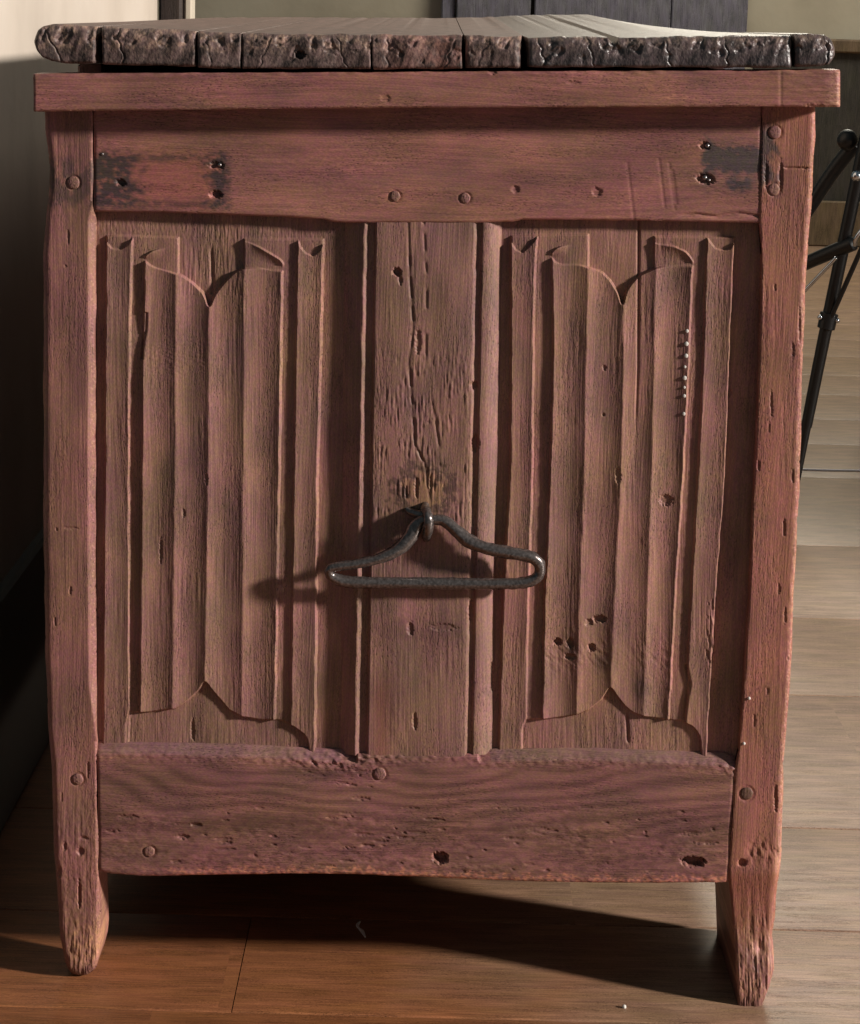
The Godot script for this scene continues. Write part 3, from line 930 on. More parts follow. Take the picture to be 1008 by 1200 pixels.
func linenfold_right():
	var g := {
		"xl": [270, 600, 290, 598.5, 400, 599, 560, 597.5, 640, 593, 700, 589.5, 830, 585.6, 880, 585],
		"c1": [270, 630, 300, 627, 420, 625, 560, 624, 700, 619, 842, 616.5, 850, 612],
		"bl": [280, 646.5, 300, 646.5, 420, 648, 560, 644, 700, 638, 835, 635],
		"r1": [280, 689, 320, 688.5, 420, 686.5, 560, 684, 700, 679, 830, 675.5],
		"ct": [280, 729, 350, 729, 430, 730, 560, 727, 700, 719.5, 800, 715.5],
		"r2": [280, 767.5, 320, 768, 420, 766, 560, 763, 700, 758, 830, 754],
		"br": [280, 812, 310, 811, 420, 807, 560, 800, 700, 791, 835, 784],
		"c2": [270, 829, 300, 827, 420, 823.6, 560, 817, 700, 809, 780, 805, 800, 807, 830, 803],
		"xr": [270, 861, 300, 859, 420, 854, 560, 849, 700, 838, 850, 829, 880, 828],
		"rim": [590, 278, 604, 276, 690, 274, 767, 277, 862, 278],
		"low": [636, 300, 646, 301, 650, 306, 656, 309, 680, 310, 690, 313, 705, 318, 715, 328, 725, 344, 729, 361, 733, 341, 740, 331, 750, 322, 766, 314.5, 778, 311.5, 812, 311],
		"high": [636, 306, 646, 297, 650, 291, 658, 288, 688, 284, 728, 276, 767, 284, 770, 285.5, 790, 288, 803, 294, 809, 301, 813, 309],
		"arc1": [592, 279, 599, 284, 604, 292, 612, 296, 620, 288, 630, 277],
		"arc2": [822, 276, 828, 278, 832, 283, 838, 291, 848, 293, 855, 291, 860, 283],
		"foot": [560, 960, 600, 960, 606, 843, 640, 841, 665, 838, 675, 836, 690, 830, 705, 818, 715, 802, 722, 813, 732, 826, 742, 834, 755, 838, 783, 842, 800, 844, 812, 850, 819, 860, 822, 874, 824, 960],
		"gap0": 689.5, "gap1": 766.5}
	var crack := table([250, 748.5, 330, 748, 430, 747, 520, 744, 600, 742], 2)
	var split := table([780, 804, 800, 808, 815, 805, 843, 801], 2)
	var extra := func(u: float, v: float, x: PackedFloat32Array) -> float:
		var h := 0.0
		if v < 560:
			h -= MM * 2.2 * exp(-pow((u - look(crack, v)) / 1.3, 2.0)) * (1.0 - smoothstep(330, 540, v) * 0.9)
		if v > 725 and v < 800:
			var blow := exp(-pow((v - 765.0) / 20.0, 2.0)) * (smoothstep(632, 645, u) * (1.0 - smoothstep(708, 722, u)) + 0.8 * smoothstep(750, 758, u) * (1.0 - smoothstep(780, 788, u)) + 0.4 * smoothstep(715, 725, u) * (1.0 - smoothstep(750, 758, u)))
			h += MM * blow * (0.34 * rough.get_noise_2d((u + 0.6 * v) / 24.0, (v - u) / 14.0) - 0.2)
		if v > 800:
			h += MM * 0.16 * rough.get_noise_2d(u / 6.0 + 8.0, v / 60.0) * smoothstep(825, 855, v)
			h -= MM * 2.2 * exp(-pow((u - 734.0 - 0.05 * (v - 830)) / 1.6, 2.0)) * smoothstep(830, 845, v) * (1.0 - smoothstep(866, 872, v))
		if v > 700 and v < 860 and u > x[8] - 8 and u < x[8] + 3:
			h -= MM * 0.8 * smoothstep(0.1, 0.6, fine.get_noise_2d(u / 3.0, v / 30.0)) * (1.0 - smoothstep(765, 790, v))
		if v > 778:
			h -= MM * 1.5 * exp(-pow((u - look(split, v)) / 1.6, 2.0)) * (1.0 - smoothstep(840, 846, v))
		return h + dents([[653, 751, 4, 4, 4.0], [668, 752, 4, 5, 2.0], [693, 757.5, 4, 4, 3.5], [702, 724, 7, 4, 2.6], [690, 728, 4, 4, 1.6], [780, 585, 7, 6, 1.6], [708, 430, 1.6, 3, 1.2], [707, 485, 1.6, 2, 1.2], [724, 556, 3, 8, 1.0], [855, 460, 2, 5, 1.0], [668, 768, 6, 3, 2.0], [575, 800, 2, 10, 1.0]], u, v)
	var tone := func(u: float, v: float, x: PackedFloat32Array) -> Color:
		var c := worn(Color(0.84, 0.78, 0.75), u, v, 79.0)
		var n := soft.get_noise_2d(u / 26.0 + 45.0, v / 70.0)
		c = c * (1.0 + 0.09 * n)
		var dark := exp(-pow((u - 750.0) / 8.0, 2.0) - pow((v - 805.0) / 12.0, 2.0)) + 0.7 * exp(-pow((u - 704.0) / 8.0, 2.0) - pow((v - 775.0) / 10.0, 2.0)) + 0.8 * exp(-pow((u - 671.0) / 7.0, 2.0) - pow((v - 758.0) / 9.0, 2.0))
		return c.lerp(Color(0.26, 0.27, 0.29), clampf(dark, 0.0, 0.6))
	var p := linenfold(g, 566, 905, 242, 898, Vector2(0.2, 0.98), extra, tone)
	for y in [388, 403, 417, 430, 443, 454, 464, 485]:
		var d := put("wax_drip", dome(1.5 + 1.1 * rng.randf()), mats.white, p)
		d.position = at(805.0 + rng.randf_range(-0.8, 0.8) - (y - 388) * 0.04, y, -0.0056)
		d.scale = Vector3(1.1, 1.2, 0.6)
	for q in [[878, 818.5], [872, 871.5]]:
		var d := put("wax_drip", dome(2.0), mats.white, p)
		d.position = at(q[0], q[1], 0.0004)

func cleat():
	var T := [39, 86.5, 200, 85.5, 500, 84, 985, 82]
	var B := [39, 131, 150, 129.5, 300, 128, 500, 126.5, 900, 125, 985, 125.5]
	var tt := table(T, 2)
	var tb := table(B, 2)
	var height := func(u: float, v: float) -> float:
		var a := v - look(tt, u)
		var b := look(tb, u) - v
		var h := grain_h(u, v, 90.0) - round_edge(a, 3.0) - round_edge(b, 2.5) - round_edge(985.5 - u, 6.0) - round_edge(u - 39.0, 2.5)
		h += MM * 0.3 * smoothstep(900, 980, u) * fine.get_noise_2d(u / 30.0, v / 2.6)
		h -= MM * 0.4 * exp(-pow((u - 915.0) / 1.5, 2.0))
		h += MM * 0.6 * smoothstep(5.0, 1.0, a) * fine.get_noise_2d(u / 30.0, 2.0)
		return h + dents([[672, 97, 7, 2, 0.8], [452, 115, 5, 4, 0.6], [955, 124, 10, 2, 1.0], [577, 84, 4, 3, 1.2]], u, v)
	var tone := func(u: float, v: float) -> Color:
		var c := worn(Color(0.80, 0.72, 0.70), u, v, 88.0, true)
		var band := soft.get_noise_2d(u / 170.0 + 3.0, v / 6.0)
		c = c * (1.0 + 0.12 * band)
		var b := look(tb, u) - v
		c = c.lerp(Color(1.15, 1.2, 1.1), clampf((0.5 * smoothstep(5.0, 1.0, b) + 0.95 * smoothstep(964, 976, u)) * (0.6 + 0.8 * fine.get_noise_2d(u / 3.0, v / 3.0)) + 0.35 * exp(-pow((u - 915.0) / 1.6, 2.0)), 0.0, 1.0))
		return c
	timber("cleat", chest, mats.rail, {"L": [0, 39], "R": [0, 985.5], "T": T, "B": B, "z": 0.0235, "depth": 0.034, "height": height, "tone": tone, "along": "h", "uv": Vector2(2.9, 0.55), "rag": 0.6})

func lid():
	var top := node("lid", chest)
	var back := []
	for q in [[150, 34], [215, 30], [250, 20.5], [340, 20], [530, 21], [640, 17], [690, 17], [720, 24], [755, 32], [787, 38], [860, 42]]:
		var p := at(q[0], q[1], -1.23)
		back.append_array([p.x, p.y])
	# each board: left, right, top outline, bottom outline, roundness of its two ends
	var boards := [
		[39, 112, [39, 44, 43, 35, 50, 30, 62, 28, 112, 30.5], [39, 50, 43, 60, 50, 68, 60, 72, 75, 74.5, 112, 74.5], 7.0, 4.0],
		[119.5, 229.5, [119, 31.5, 229, 36], [119, 75, 140, 76.5, 229, 78], 3.0, 4.0],
		[231.5, 282.5, [231, 37, 283, 38.5], [231, 79, 283, 80.5], 4.0, 2.5],
		[283.8, 434.6, [283, 39, 435, 41], [283, 80.5, 435, 81], 2.0, 2.0],
		[435.8, 541.5, [435, 41, 541, 41.5], [435, 81, 541, 80.5], 2.0, 2.0],
		[546.5, 611, [546, 42, 611, 43], [546, 80, 611, 79.5], 5.0, 9.0],
		[619, 929, [619, 43.5, 712, 43, 718, 50, 726, 44, 800, 43, 929, 41.5], [619, 79, 929, 79.5], 5.0, 7.0],
		[931.5, 980, [931, 40.5, 950, 39, 968, 41, 976, 47, 980, 54], [931, 78, 960, 78, 972, 76, 980, 66], 7.0, 8.0]]
	var k := 0
	for b in boards:
		var T: Array = b[2]
		var B: Array = b[3]
		var tt := table(T, 1)
		var tb := table(B, 1)
		var x0: float = b[0]
		var x1: float = b[1]
		var seed_ := k * 13.7
		var cracks := []
		var x := x0 + rng.randf_range(12, 40)
		while x < x1 - 8:
			cracks.append([x, rng.randf_range(-0.5, 0.5), rng.randf_range(0.6, 1.1), rng.randf_range(0.5, 1.6)])
			x += rng.randf_range(50, 160)
		var m0: float = x0 if k == 0 else (x0 + boards[k - 1][1]) * 0.5 + 0.1
		var m1: float = x1 if k == boards.size() - 1 else (x1 + boards[k + 1][0]) * 0.5 - 0.1
		var re0: float = b[4]
		var re1: float = b[5]
		var height := func(u: float, v: float) -> float:
			var up := v - look(tt, u)
			var h := MM * (1.3 * soft.get_noise_2d(u / 46.0 + seed_, v / 60.0) + 0.35 * soft.get_noise_2d((u + 0.3 * v) / 12.0 + seed_, v / 60.0) + 0.08 * fine.get_noise_2d(u / 2.6 + seed_, v / 5.0))
			var chip := smoothstep(0.0, 0.4, soft.get_noise_2d(u / 22.0 + seed_, v / 26.0 + 3.0) + 0.55 - up * 0.038)
			h += MM * chip * (1.3 * rough.get_noise_2d((u + 0.6 * v) / 15.0, v / 15.0) - 0.8)
			h += MM * 0.4 * rough.get_noise_2d((u + 0.4 * v) / 20.0 + seed_, v / 60.0)
			h -= (round_edge(v - look(tt, u), 9.0) + round_edge(look(tb, u) - v, 4.0) + round_edge(u - x0, re0) + round_edge(x1 - u, re1)) * 1.1
			for c in cracks:
				var d: float = u - c[0] - (v - 60.0) * c[1] + 3.0 * soft.get_noise_2d(v / 14.0, c[0])
				if absf(d) < 6.0:
					h -= MM * c[3] * exp(-pow(d / c[2], 2.0))
			if x0 < 300 and x1 > 400:
				h += dents([[352, 64.5, 5, 4, 5.0]], u, v)
			return h
		var tone := func(u: float, v: float) -> Color:
			var n := rough.get_noise_2d(u / 16.0 + seed_, v / 16.0)
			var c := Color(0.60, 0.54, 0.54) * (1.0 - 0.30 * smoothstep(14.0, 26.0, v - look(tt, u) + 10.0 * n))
			c = c * (0.88 + 0.22 * fine.get_noise_2d(u / 2.4 + seed_, v / 26.0) + 0.2 * n)
			c = c.lerp(Color(1.0, 0.88, 0.74), clampf(1.7 * n + 0.15, 0.0, 0.85) * (1.0 - smoothstep(50, 66, v)))
			c = c.lerp(Color(0.74, 0.46, 0.42), 0.8 * exp(-pow((u - 522.0) / 26.0, 2.0)) * clampf(0.7 + n, 0.0, 1.0) + 0.4 * exp(-pow((u - 470.0) / 30.0, 2.0)))
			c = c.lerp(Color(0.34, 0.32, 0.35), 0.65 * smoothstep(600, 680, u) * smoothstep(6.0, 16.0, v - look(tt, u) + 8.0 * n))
			return c
		var behind := func(q: Vector2, f: Vector3) -> Vector3:
			var y := pl(back, f.x)
			var span := maxf(look(tb, q.x) - look(tt, q.x), 8.0)
			var deep_y := y - 0.034 * clampf((q.y - look(tt, q.x)) / span, 0.0, 1.0)
			return Vector3(lerpf(at(m0, q.y, 0.0262).x, at(m1, q.y, 0.0262).x, (q.x - x0) / (x1 - x0)), deep_y, -1.23)
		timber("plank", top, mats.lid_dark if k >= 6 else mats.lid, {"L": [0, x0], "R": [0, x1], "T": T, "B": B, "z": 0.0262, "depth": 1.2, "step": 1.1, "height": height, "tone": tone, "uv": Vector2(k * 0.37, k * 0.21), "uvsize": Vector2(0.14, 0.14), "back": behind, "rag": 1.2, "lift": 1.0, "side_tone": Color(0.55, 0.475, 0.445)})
		k += 1

func carcass():
	var zl := at(52, 500, 0).x
	var zr := at(938, 500, 0).x
	var top := at(500, 86, 0).y - 0.004
	# long sides, far end, bottom: the parts of the box that close it and shade the floor beneath
	box("side_panel", chest, mats.dark_oak, Vector3(zl + 0.006, 0.10, -1.03), Vector3(zl + 0.028, top, -0.151))
	box("side_panel", chest, mats.dark_oak, Vector3(zr - 0.032, 0.078, -1.03), Vector3(zr - 0.010, top, -0.191))
	box("end_panel", chest, mats.dark_oak, Vector3(zl + 0.03, 0.012, -1.16), Vector3(zr - 0.034, top, -1.138))
	box("bottom_board", chest, mats.dark_oak, Vector3(zl + 0.03, 0.125, -1.136), Vector3(zr - 0.034, 0.145, -0.037))
	box("post", chest, mats.dark_oak, Vector3(zl, 0.0, -1.18), Vector3(zl + 0.04, top, -1.032))
	box("post", chest, mats.dark_oak, Vector3(zr - 0.044, 0.0, -1.18), Vector3(zr - 0.004, top, -1.032))

func box(called: String, parent: Node, mat: Material, a: Vector3, b: Vector3, bevel := 0.002, grain := "v") -> MeshInstance3D:
	# a bevelled box with its own texture coordinates
	var c := (a + b) * 0.5
	var h := (b - a) * 0.5
	var sf := SurfaceTool.new()
	sf.begin(Mesh.PRIMITIVE_TRIANGLES)
	sf.set_smooth_group(-1)
	bevel = minf(bevel, minf(h.x, minf(h.y, h.z)) * 0.45)
	var quad := func(p: Array):
		var mid: Vector3 = (p[0] + p[1] + p[2] + p[3]) * 0.25
		var n: Vector3 = (p[2] - p[0]).cross(p[1] - p[0])
		var order := [0, 1, 2, 0, 2, 3] if n.dot(mid) > 0 else [0, 2, 1, 0, 3, 2]
		for i in order:
			var q: Vector3 = p[i]
			var w := q + c
			var across := w.x + w.y * 0.37
			var along := w.y
			if grain == "x":
				across = w.z + w.y * 0.37
				along = w.x
			elif grain == "v":
				across = w.x + w.z
				along = -w.y
			sf.set_color(shade(0.62))
			sf.set_uv(Vector2(across / 0.36 + a.x * 3.1 + a.z * 1.7, along / 0.9 + a.z * 2.3))
			sf.add_vertex(q)
	var k := h - Vector3(bevel, bevel, bevel)
	for s in [-1.0, 1.0]:
		quad.call([Vector3(s * h.x, -k.y, -k.z), Vector3(s * h.x, k.y, -k.z), Vector3(s * h.x, k.y, k.z), Vector3(s * h.x, -k.y, k.z)])
		quad.call([Vector3(-k.x, s * h.y, -k.z), Vector3(k.x, s * h.y, -k.z), Vector3(k.x, s * h.y, k.z), Vector3(-k.x, s * h.y, k.z)])
		quad.call([Vector3(-k.x, -k.y, s * h.z), Vector3(k.x, -k.y, s * h.z), Vector3(k.x, k.y, s * h.z), Vector3(-k.x, k.y, s * h.z)])
		for t in [-1.0, 1.0]:
			quad.call([Vector3(s * h.x, t * k.y, -k.z), Vector3(s * k.x, t * h.y, -k.z), Vector3(s * k.x, t * h.y, k.z), Vector3(s * h.x, t * k.y, k.z)])
			quad.call([Vector3(s * h.x, -k.y, t * k.z), Vector3(s * k.x, -k.y, t * h.z), Vector3(s * k.x, k.y, t * h.z), Vector3(s * h.x, k.y, t * k.z)])
			quad.call([Vector3(-k.x, s * h.y, t * k.z), Vector3(-k.x, s * k.y, t * h.z), Vector3(k.x, s * k.y, t * h.z), Vector3(k.x, s * h.y, t * k.z)])
	sf.generate_normals()
	var o := put(called, sf.commit(), mat, parent)
	o.position = c
	return o

func dome(r_px: float) -> ArrayMesh:
	var r := r_px * 0.00069
	var sf := SurfaceTool.new()
	sf.begin(Mesh.PRIMITIVE_TRIANGLES)
	sf.set_smooth_group(0)
	var n := 8
	var prof := [[0.0, 0.75], [0.55, 0.6], [0.9, 0.25], [1.0, -0.8]]
	for i in n:
		var a0 := TAU * i / n
		var a1 := TAU * (i + 1) / n
		for k in 3:
			var p: Array = prof[k]
			var q: Array = prof[k + 1]
			var A := Vector3(cos(a0) * p[0], sin(a0) * p[0], p[1]) * r
			var B := Vector3(cos(a1) * p[0], sin(a1) * p[0], p[1]) * r
			var C := Vector3(cos(a1) * q[0], sin(a1) * q[0], q[1]) * r
			var D := Vector3(cos(a0) * q[0], sin(a0) * q[0], q[1]) * r
			for w in ([A, B, C, A, C, D] if k > 0 else [A, C, D]):
				sf.add_vertex(w)
	sf.generate_normals()
	return sf.commit()

func peg(parent: Node, u: float, v: float, r_px: float, z: float, sunk: bool):
	var r := r_px * 0.00069
	var pos := PackedVector3Array()
	var nor := PackedVector3Array()
	var uvs := PackedVector2Array()
	var col := PackedColorArray()
	var idx := PackedInt32Array()
	var n := 22
	var rings := [0.0, 0.35, 0.65, 0.86, 0.97, 1.0, 1.0]
	var drop := [0.0, 0.0, 0.02, 0.06, 0.16, 0.3, 1.4]
	var proud := (0.0006 if sunk else 0.0010)
	for k in rings.size():
		for i in n:
			var a := TAU * i / n
			var w := 1.0 + 0.06 * fine.get_noise_2d(cos(a) * 1.2 + u, sin(a) * 1.2 + v)
			var q: Vector2 = Vector2(cos(a), sin(a)) * rings[k] * r * w
			var lift: float = MM * 0.35 * fine.get_noise_2d(q.x * 600.0 + u, q.y * 600.0 + v) * (1.0 - rings[k])
			pos.append(Vector3(q.x, q.y, proud + lift - drop[k] * r * 0.9 + q.x * 0.05))
			uvs.append(Vector2(q.x / 0.36 + u * 0.013, q.y / 0.36 + v * 0.007))
			col.append(shade(0.42 if not sunk else 0.24))
	for k in rings.size() - 1:
		for i in n:
			var a := k * n + i
			var b := k * n + (i + 1) % n
			idx.append_array([a, b, b + n, a, b + n, a + n])
	nor.resize(pos.size())
	var acc := PackedVector3Array()
	acc.resize(pos.size())
	for t in range(0, idx.size(), 3):
		var c := (pos[idx[t + 2]] - pos[idx[t]]).cross(pos[idx[t + 1]] - pos[idx[t]])
		for s in 3:
			acc[idx[t + s]] += c
	for i in pos.size():
		nor[i] = acc[i].normalized() if acc[i].length() > 1e-14 else Vector3(0, 0, 1)
	for i in n:
		nor[i] = Vector3(0, 0, 1)
	var o := put("peg", arrays(pos, nor, uvs, col, idx), mats.oak, parent)
	o.position = at(u, v, z)

func tube(points: Array, radii: Array, closed: bool, sides := 12, lumps := 0.0) -> ArrayMesh:
	var cur := Curve3D.new()
	var n := points.size()
	for i in n:
		var a: Vector3 = points[(i - 1 + n) % n] if closed or i > 0 else points[i]
		var b: Vector3 = points[(i + 1) % n] if closed or i < n - 1 else points[i]
		var tan_ := (b - a) / 6.0
		cur.add_point(points[i], -tan_, tan_)
	if closed:
		var tan_: Vector3 = (points[1] - points[n - 1]) / 6.0
		cur.add_point(points[0], -tan_, tan_)
	var per := 8
	var segs := (n if closed else n - 1) * per
	var ctr := PackedVector3Array()
	var rad := PackedFloat32Array()
	for i in segs + 1:
		var k := float(i) / per
		var i0 := mini(int(k), (n if closed else n - 1) - 1)
		ctr.append(cur.sample(i0, k - i0))
		rad.append(lerpf(radii[i0 % n], radii[(i0 + 1) % n], k - i0))
	var pos := PackedVector3Array()
	var nor := PackedVector3Array()
	var uvs := PackedVector2Array()
	var idx := PackedInt32Array()
	var side := Vector3(0, 0, 1)
	for i in segs + 1:
		var d := (ctr[mini(i + 1, segs)] - ctr[maxi(i - 1, 0)]).normalized()
		if closed and (i == 0 or i == segs):
			d = (ctr[1] - ctr[segs - 1]).normalized()
		var s := (side - d * side.dot(d))
		if s.length() < 1e-4:
			s = d.cross(Vector3.UP)
		s = s.normalized()
		side = s
		var t := d.cross(s)
		for k in sides + 1:
			var a := TAU * k / sides
			var nn := s * cos(a) + t * sin(a)
			var r := rad[i] * (1.0 + lumps * rough.get_noise_3d(ctr[i].x * 90.0 + nn.x, ctr[i].y * 90.0 + nn.y, ctr[i].z * 90.0 + nn.z))
			pos.append(ctr[i] + nn * r)
			nor.append(nn)
			uvs.append(Vector2(float(k) / sides, i * 0.1))
	for i in segs:
		for k in sides:
			var a := i * (sides + 1) + k
			var b := a + sides + 1
			idx.append_array([a, b + 1, a + 1, a, b, b + 1])
	if not closed:
		for e in [0, segs]:
			var base := pos.size()
			var d := (ctr[0] - ctr[1]).normalized() if e == 0 else (ctr[segs] - ctr[segs - 1]).normalized()
			pos.append(ctr[e] + d * rad[e] * 0.35)
			nor.append(d)
			uvs.append(Vector2.ZERO)
			for k in sides + 1:
				pos.append(pos[e * (sides + 1) + k])
				nor.append((nor[e * (sides + 1) + k] + d).normalized())
				uvs.append(Vector2.ZERO)
			for k in sides:
				if e == 0:
					idx.append_array([base, base + 1 + k, base + 2 + k])
				else:
					idx.append_array([base, base + 2 + k, base + 1 + k])
	return arrays(pos, nor, uvs, PackedColorArray(), idx)

func handle():
	var r := 0.00069
	var path := [[506, 609, 12, 6.0], [520, 610, 12, 6.5], [533, 620, 14, 7.5], [549, 634, 17, 8.8], [572, 643, 20, 7.6], [604, 649, 20, 7.8], [623, 653, 18, 7.2], [632, 662, 15, 7.0], [631, 674, 13, 6.8], [618, 682, 12, 7.0], [590, 684, 12, 6.8], [530, 684, 12, 7.4], [460, 683, 13, 7.2], [410, 682, 16, 7.2], [393, 678, 18, 6.5], [386, 672, 20, 5.6], [389, 665, 22, 5.6], [410, 662, 23, 5.6], [440, 656, 23, 6.2], [465, 645, 21, 8.0], [480, 630, 18, 9.2], [487, 617, 15, 8.6], [494, 610, 13, 6.4]]
	var pts := []
	var rad := []
	for p in path:
		pts.append(at(p[0], p[1], (6.6 + (p[2] - 12) * 0.55) * MM))
		rad.append(p[3] * r)
	var c: Vector3 = pts[11]
	for i in pts.size():
		pts[i] -= c
	var h := put("handle", tube(pts, rad, true, 14, 0.20), mats.iron, chest)
	h.position = c
	tag(h, "forged iron bail handle")
	var q := []
	for p in [[499, 590, -8], [498, 597, 4], [500, 600, 10], [502, 608, 15], [502, 620, 14], [500, 628, 7], [500, 632, -8]]:
		q.append(at(p[0], p[1], p[2] * MM) - c)
	put("staple", tube(q, [0.0036, 0.0040, 0.0042, 0.004, 0.004, 0.0036, 0.003], false, 12, 0.2), mats.iron, h)
	var w := []
	for p in [[476, 596, -2], [482, 600, 1], [492, 603, 3], [500, 604, 4], [506, 603, -2]]:
		w.append(at(p[0], p[1], p[2] * MM) - c)
	put("staple", tube(w, [0.0012, 0.0034, 0.004, 0.0034, 0.0012], false, 10, 0.3), mats.iron, h)

# ------------------------------------------------------------------ the setting
func build_setting():
	var fl := node("floor", self)
	tag(fl, "worn brown board floor with painted-in sheen and long joints running across the view", "floor", "", "structure")
	# joints seen in the photograph, turned into depths on the floor
	var zs := [1.2, 0.62]
	for q in [[504, 1191.5], [900, 1089], [930, 970], [960, 815], [970, 725], [975, 640], [980, 560]]:
		zs.append(at_floor(q[0], q[1]).z)
	var z: float = zs[zs.size() - 1]
	var g := RandomNumberGenerator.new()
	g.seed = 4
	while z > -6.6:
		z -= 0.27 + 0.08 * g.randf()
		zs.append(z)
	var tint := [mats.floor, mats.floor_red, mats.floor, mats.floor, mats.floor_pale, mats.floor]
	for i in zs.size() - 1:
		var b: float = zs[i] - 0.0009
		var a: float = zs[i + 1] + 0.0009
		var cuts := [-1.2, 4.6]
		if i == 2:
			cuts = [-1.2, at_floor(279, 1150).x, 4.6]
		elif i > 8:
			cuts = [-1.2, g.randf_range(-0.3, 0.4), g.randf_range(1.6, 3.0), 4.6]
		for k in cuts.size() - 1:
			var m: Material = tint[(i + k) % tint.size()]
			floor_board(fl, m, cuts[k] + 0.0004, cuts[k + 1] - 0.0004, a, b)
	box("subfloor", fl, mats.door_dark, Vector3(-1.2, -0.06, -6.9), Vector3(4.6, -0.032, 1.2))
	# the wall the chest stands against, up to a dark door post
	var xw := at(-100, 400, 0).x - 0.012
	var zc := -1.2
	while at(184, 15, zc).x > xw and zc > -3.5:
		zc -= 0.01
	var wl := box("left_wall", self, mats.plaster, Vector3(xw - 0.2, 0.0, zc), Vector3(xw, 3.2, -0.02), 0.003)
	tag(wl, "pale plaster wall along the left side of the chest", "wall", "", "structure")
	box("skirting_or_shade_board", wl, mats.wall_shade, Vector3(xw - 0.02, 0.0, zc + 0.004), Vector3(xw + 0.012, 0.24, -0.026), 0.004, "v").position -= wl.position  # added grey board, standing in for the shade low on this wall
	var zp := zc - 0.01
	var px0: float = at(186, 15, zp - 0.03).x
	var px1: float = at(213, 15, zp - 0.03).x
	var post := box("door_post", self, mats.door_dark, Vector3(px0, 0.0, zp - 0.09), Vector3(px1, 2.4, zp - 0.03), 0.004)
	tag(post, "dark brown wooden post where the left wall ends", "post")
	var fr := box("door_lining", self, mats.cream, Vector3(px1 + 0.002, 0.0, zp - 0.10), Vector3(at(225, 15, zp - 0.05).x, 2.4, zp - 0.05), 0.003)
	tag(fr, "narrow cream lining strip beside the dark door post", "strip")
	# an added wall out of view, keeping the key light off the far floor
	var rw := box("added_right_wall", self, mats.plaster, Vector3(4.605, 0.0, -6.95), Vector3(4.8, 3.2, 0.30), 0.003)
	tag(rw, "added pale plaster wall on the right, out of view, that shades the far floor", "wall", "", "structure")
	# the far wall with its dado
	var zb := -6.75
	var bw := node("back_wall", self)
	tag(bw, "pale far wall above a grey boarded dado", "wall", "", "structure")
	var pt := func(u: float, v: float) -> Vector3: return at(u, v, zb)
	box("plaster", bw, mats.back_plaster, Vector3(-3.0, 0.0, zb - 0.2), Vector3(4.6, 3.2, zb), 0.003)
	var xd: float = pt.call(884, 40).x
	box("dado_panel", bw, mats.dado, Vector3(xd, 0.0, zb + 0.001), Vector3(4.6, pt.call(990, 60).y, zb + 0.02), 0.003)
	box("dado_rail", bw, mats.tan, Vector3(xd, pt.call(990, 62).y, zb + 0.003), Vector3(4.6, pt.call(990, 46).y, zb + 0.045), 0.006)
	box("skirting_or_shade_board", bw, mats.tan, Vector3(xd, 0.0, zb + 0.021), Vector3(4.6, pt.call(990, 235).y, zb + 0.045), 0.006)
	# the grey boarded door
	var zd := zb + 0.12
	var dr := node("plank_door", self)
	tag(dr, "blue-grey door of wide vertical planks in the far wall", "door")
	var edges := [534.0, 622.0, 786.0, 876.0]
	for i in 3:
		var a: Vector3 = at(edges[i] + (4.0 if i == 1 else 0.6), 30, zd)
		var b: Vector3 = at(edges[i + 1] - 0.6, 30, zd)
		box("plank", dr, mats.grey_plank, Vector3(a.x, 0.01, zd - 0.04), Vector3(b.x, 2.1, zd + 0.002 * i), 0.004)
	box("door_frame", dr, mats.grey_plank, Vector3(at(517, 30, zd).x, 0.0, zd - 0.09), Vector3(at(533, 30, zd).x, 2.16, zd - 0.03), 0.004)
	box("backing", dr, mats.door_dark, Vector3(at(534, 30, zd).x, 0.0, zd - 0.075), Vector3(at(876, 30, zd).x, 2.1, zd - 0.045), 0.004)

func floor_board(parent: Node, mat: Material, x0: float, x1: float, z0: float, z1: float):
	# one board: a top coloured from red to pale for sheen and light, bevelled long edges, and a body
	var pos := PackedVector3Array()
	var nor := PackedVector3Array()
	var uvs := PackedVector2Array()
	var col := PackedColorArray()
	var idx := PackedInt32Array()
	var n := maxi(2, int((x1 - x0) / 0.06))
	var c := Vector3((x0 + x1) * 0.5, 0.0, (z0 + z1) * 0.5)
	var prof := [[z1, -0.030, Vector3(0, 0, 1)], [z1, -0.0014, Vector3(0, 0.5, 0.85)], [z1 - 0.0016, 0.0, Vector3(0, 1, 0.1)], [lerpf(z1, z0, 0.5), 0.0, Vector3.UP], [z0 + 0.0016, 0.0, Vector3(0, 1, -0.1)], [z0, -0.0014, Vector3(0, 0.5, -0.85)], [z0, -0.030, Vector3(0, 0, -1)]]
	for i in n + 1:
		var x := lerpf(x0, x1, float(i) / n)
		for p in prof:
			var y: float = p[1]
			var z: float = p[0]
			pos.append(Vector3(x, y, z) - c)
			nor.append(p[2].normalized())
			uvs.append(Vector2(z / 0.22 + x0 * 1.3 + z0 * 3.0, x / 0.75 + z0 * 5.0))
			var worn := smoothstep(0.0, 0.34, x + 0.10 * soft.get_noise_2d(x * 6.0, z * 9.0) + 0.16 * smoothstep(0.02, -0.3, z))  # paler to the right: floor sheen and lighting painted into the colour
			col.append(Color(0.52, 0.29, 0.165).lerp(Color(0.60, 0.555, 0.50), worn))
	var m := prof.size()
	for i in n:
		for k in m - 1:
			var a := i * m + k
			idx.append_array([a, a + 1, a + m + 1, a, a + m + 1, a + m])
	put("floor_board", arrays(pos, nor, uvs, col, idx), mat, parent).position = c

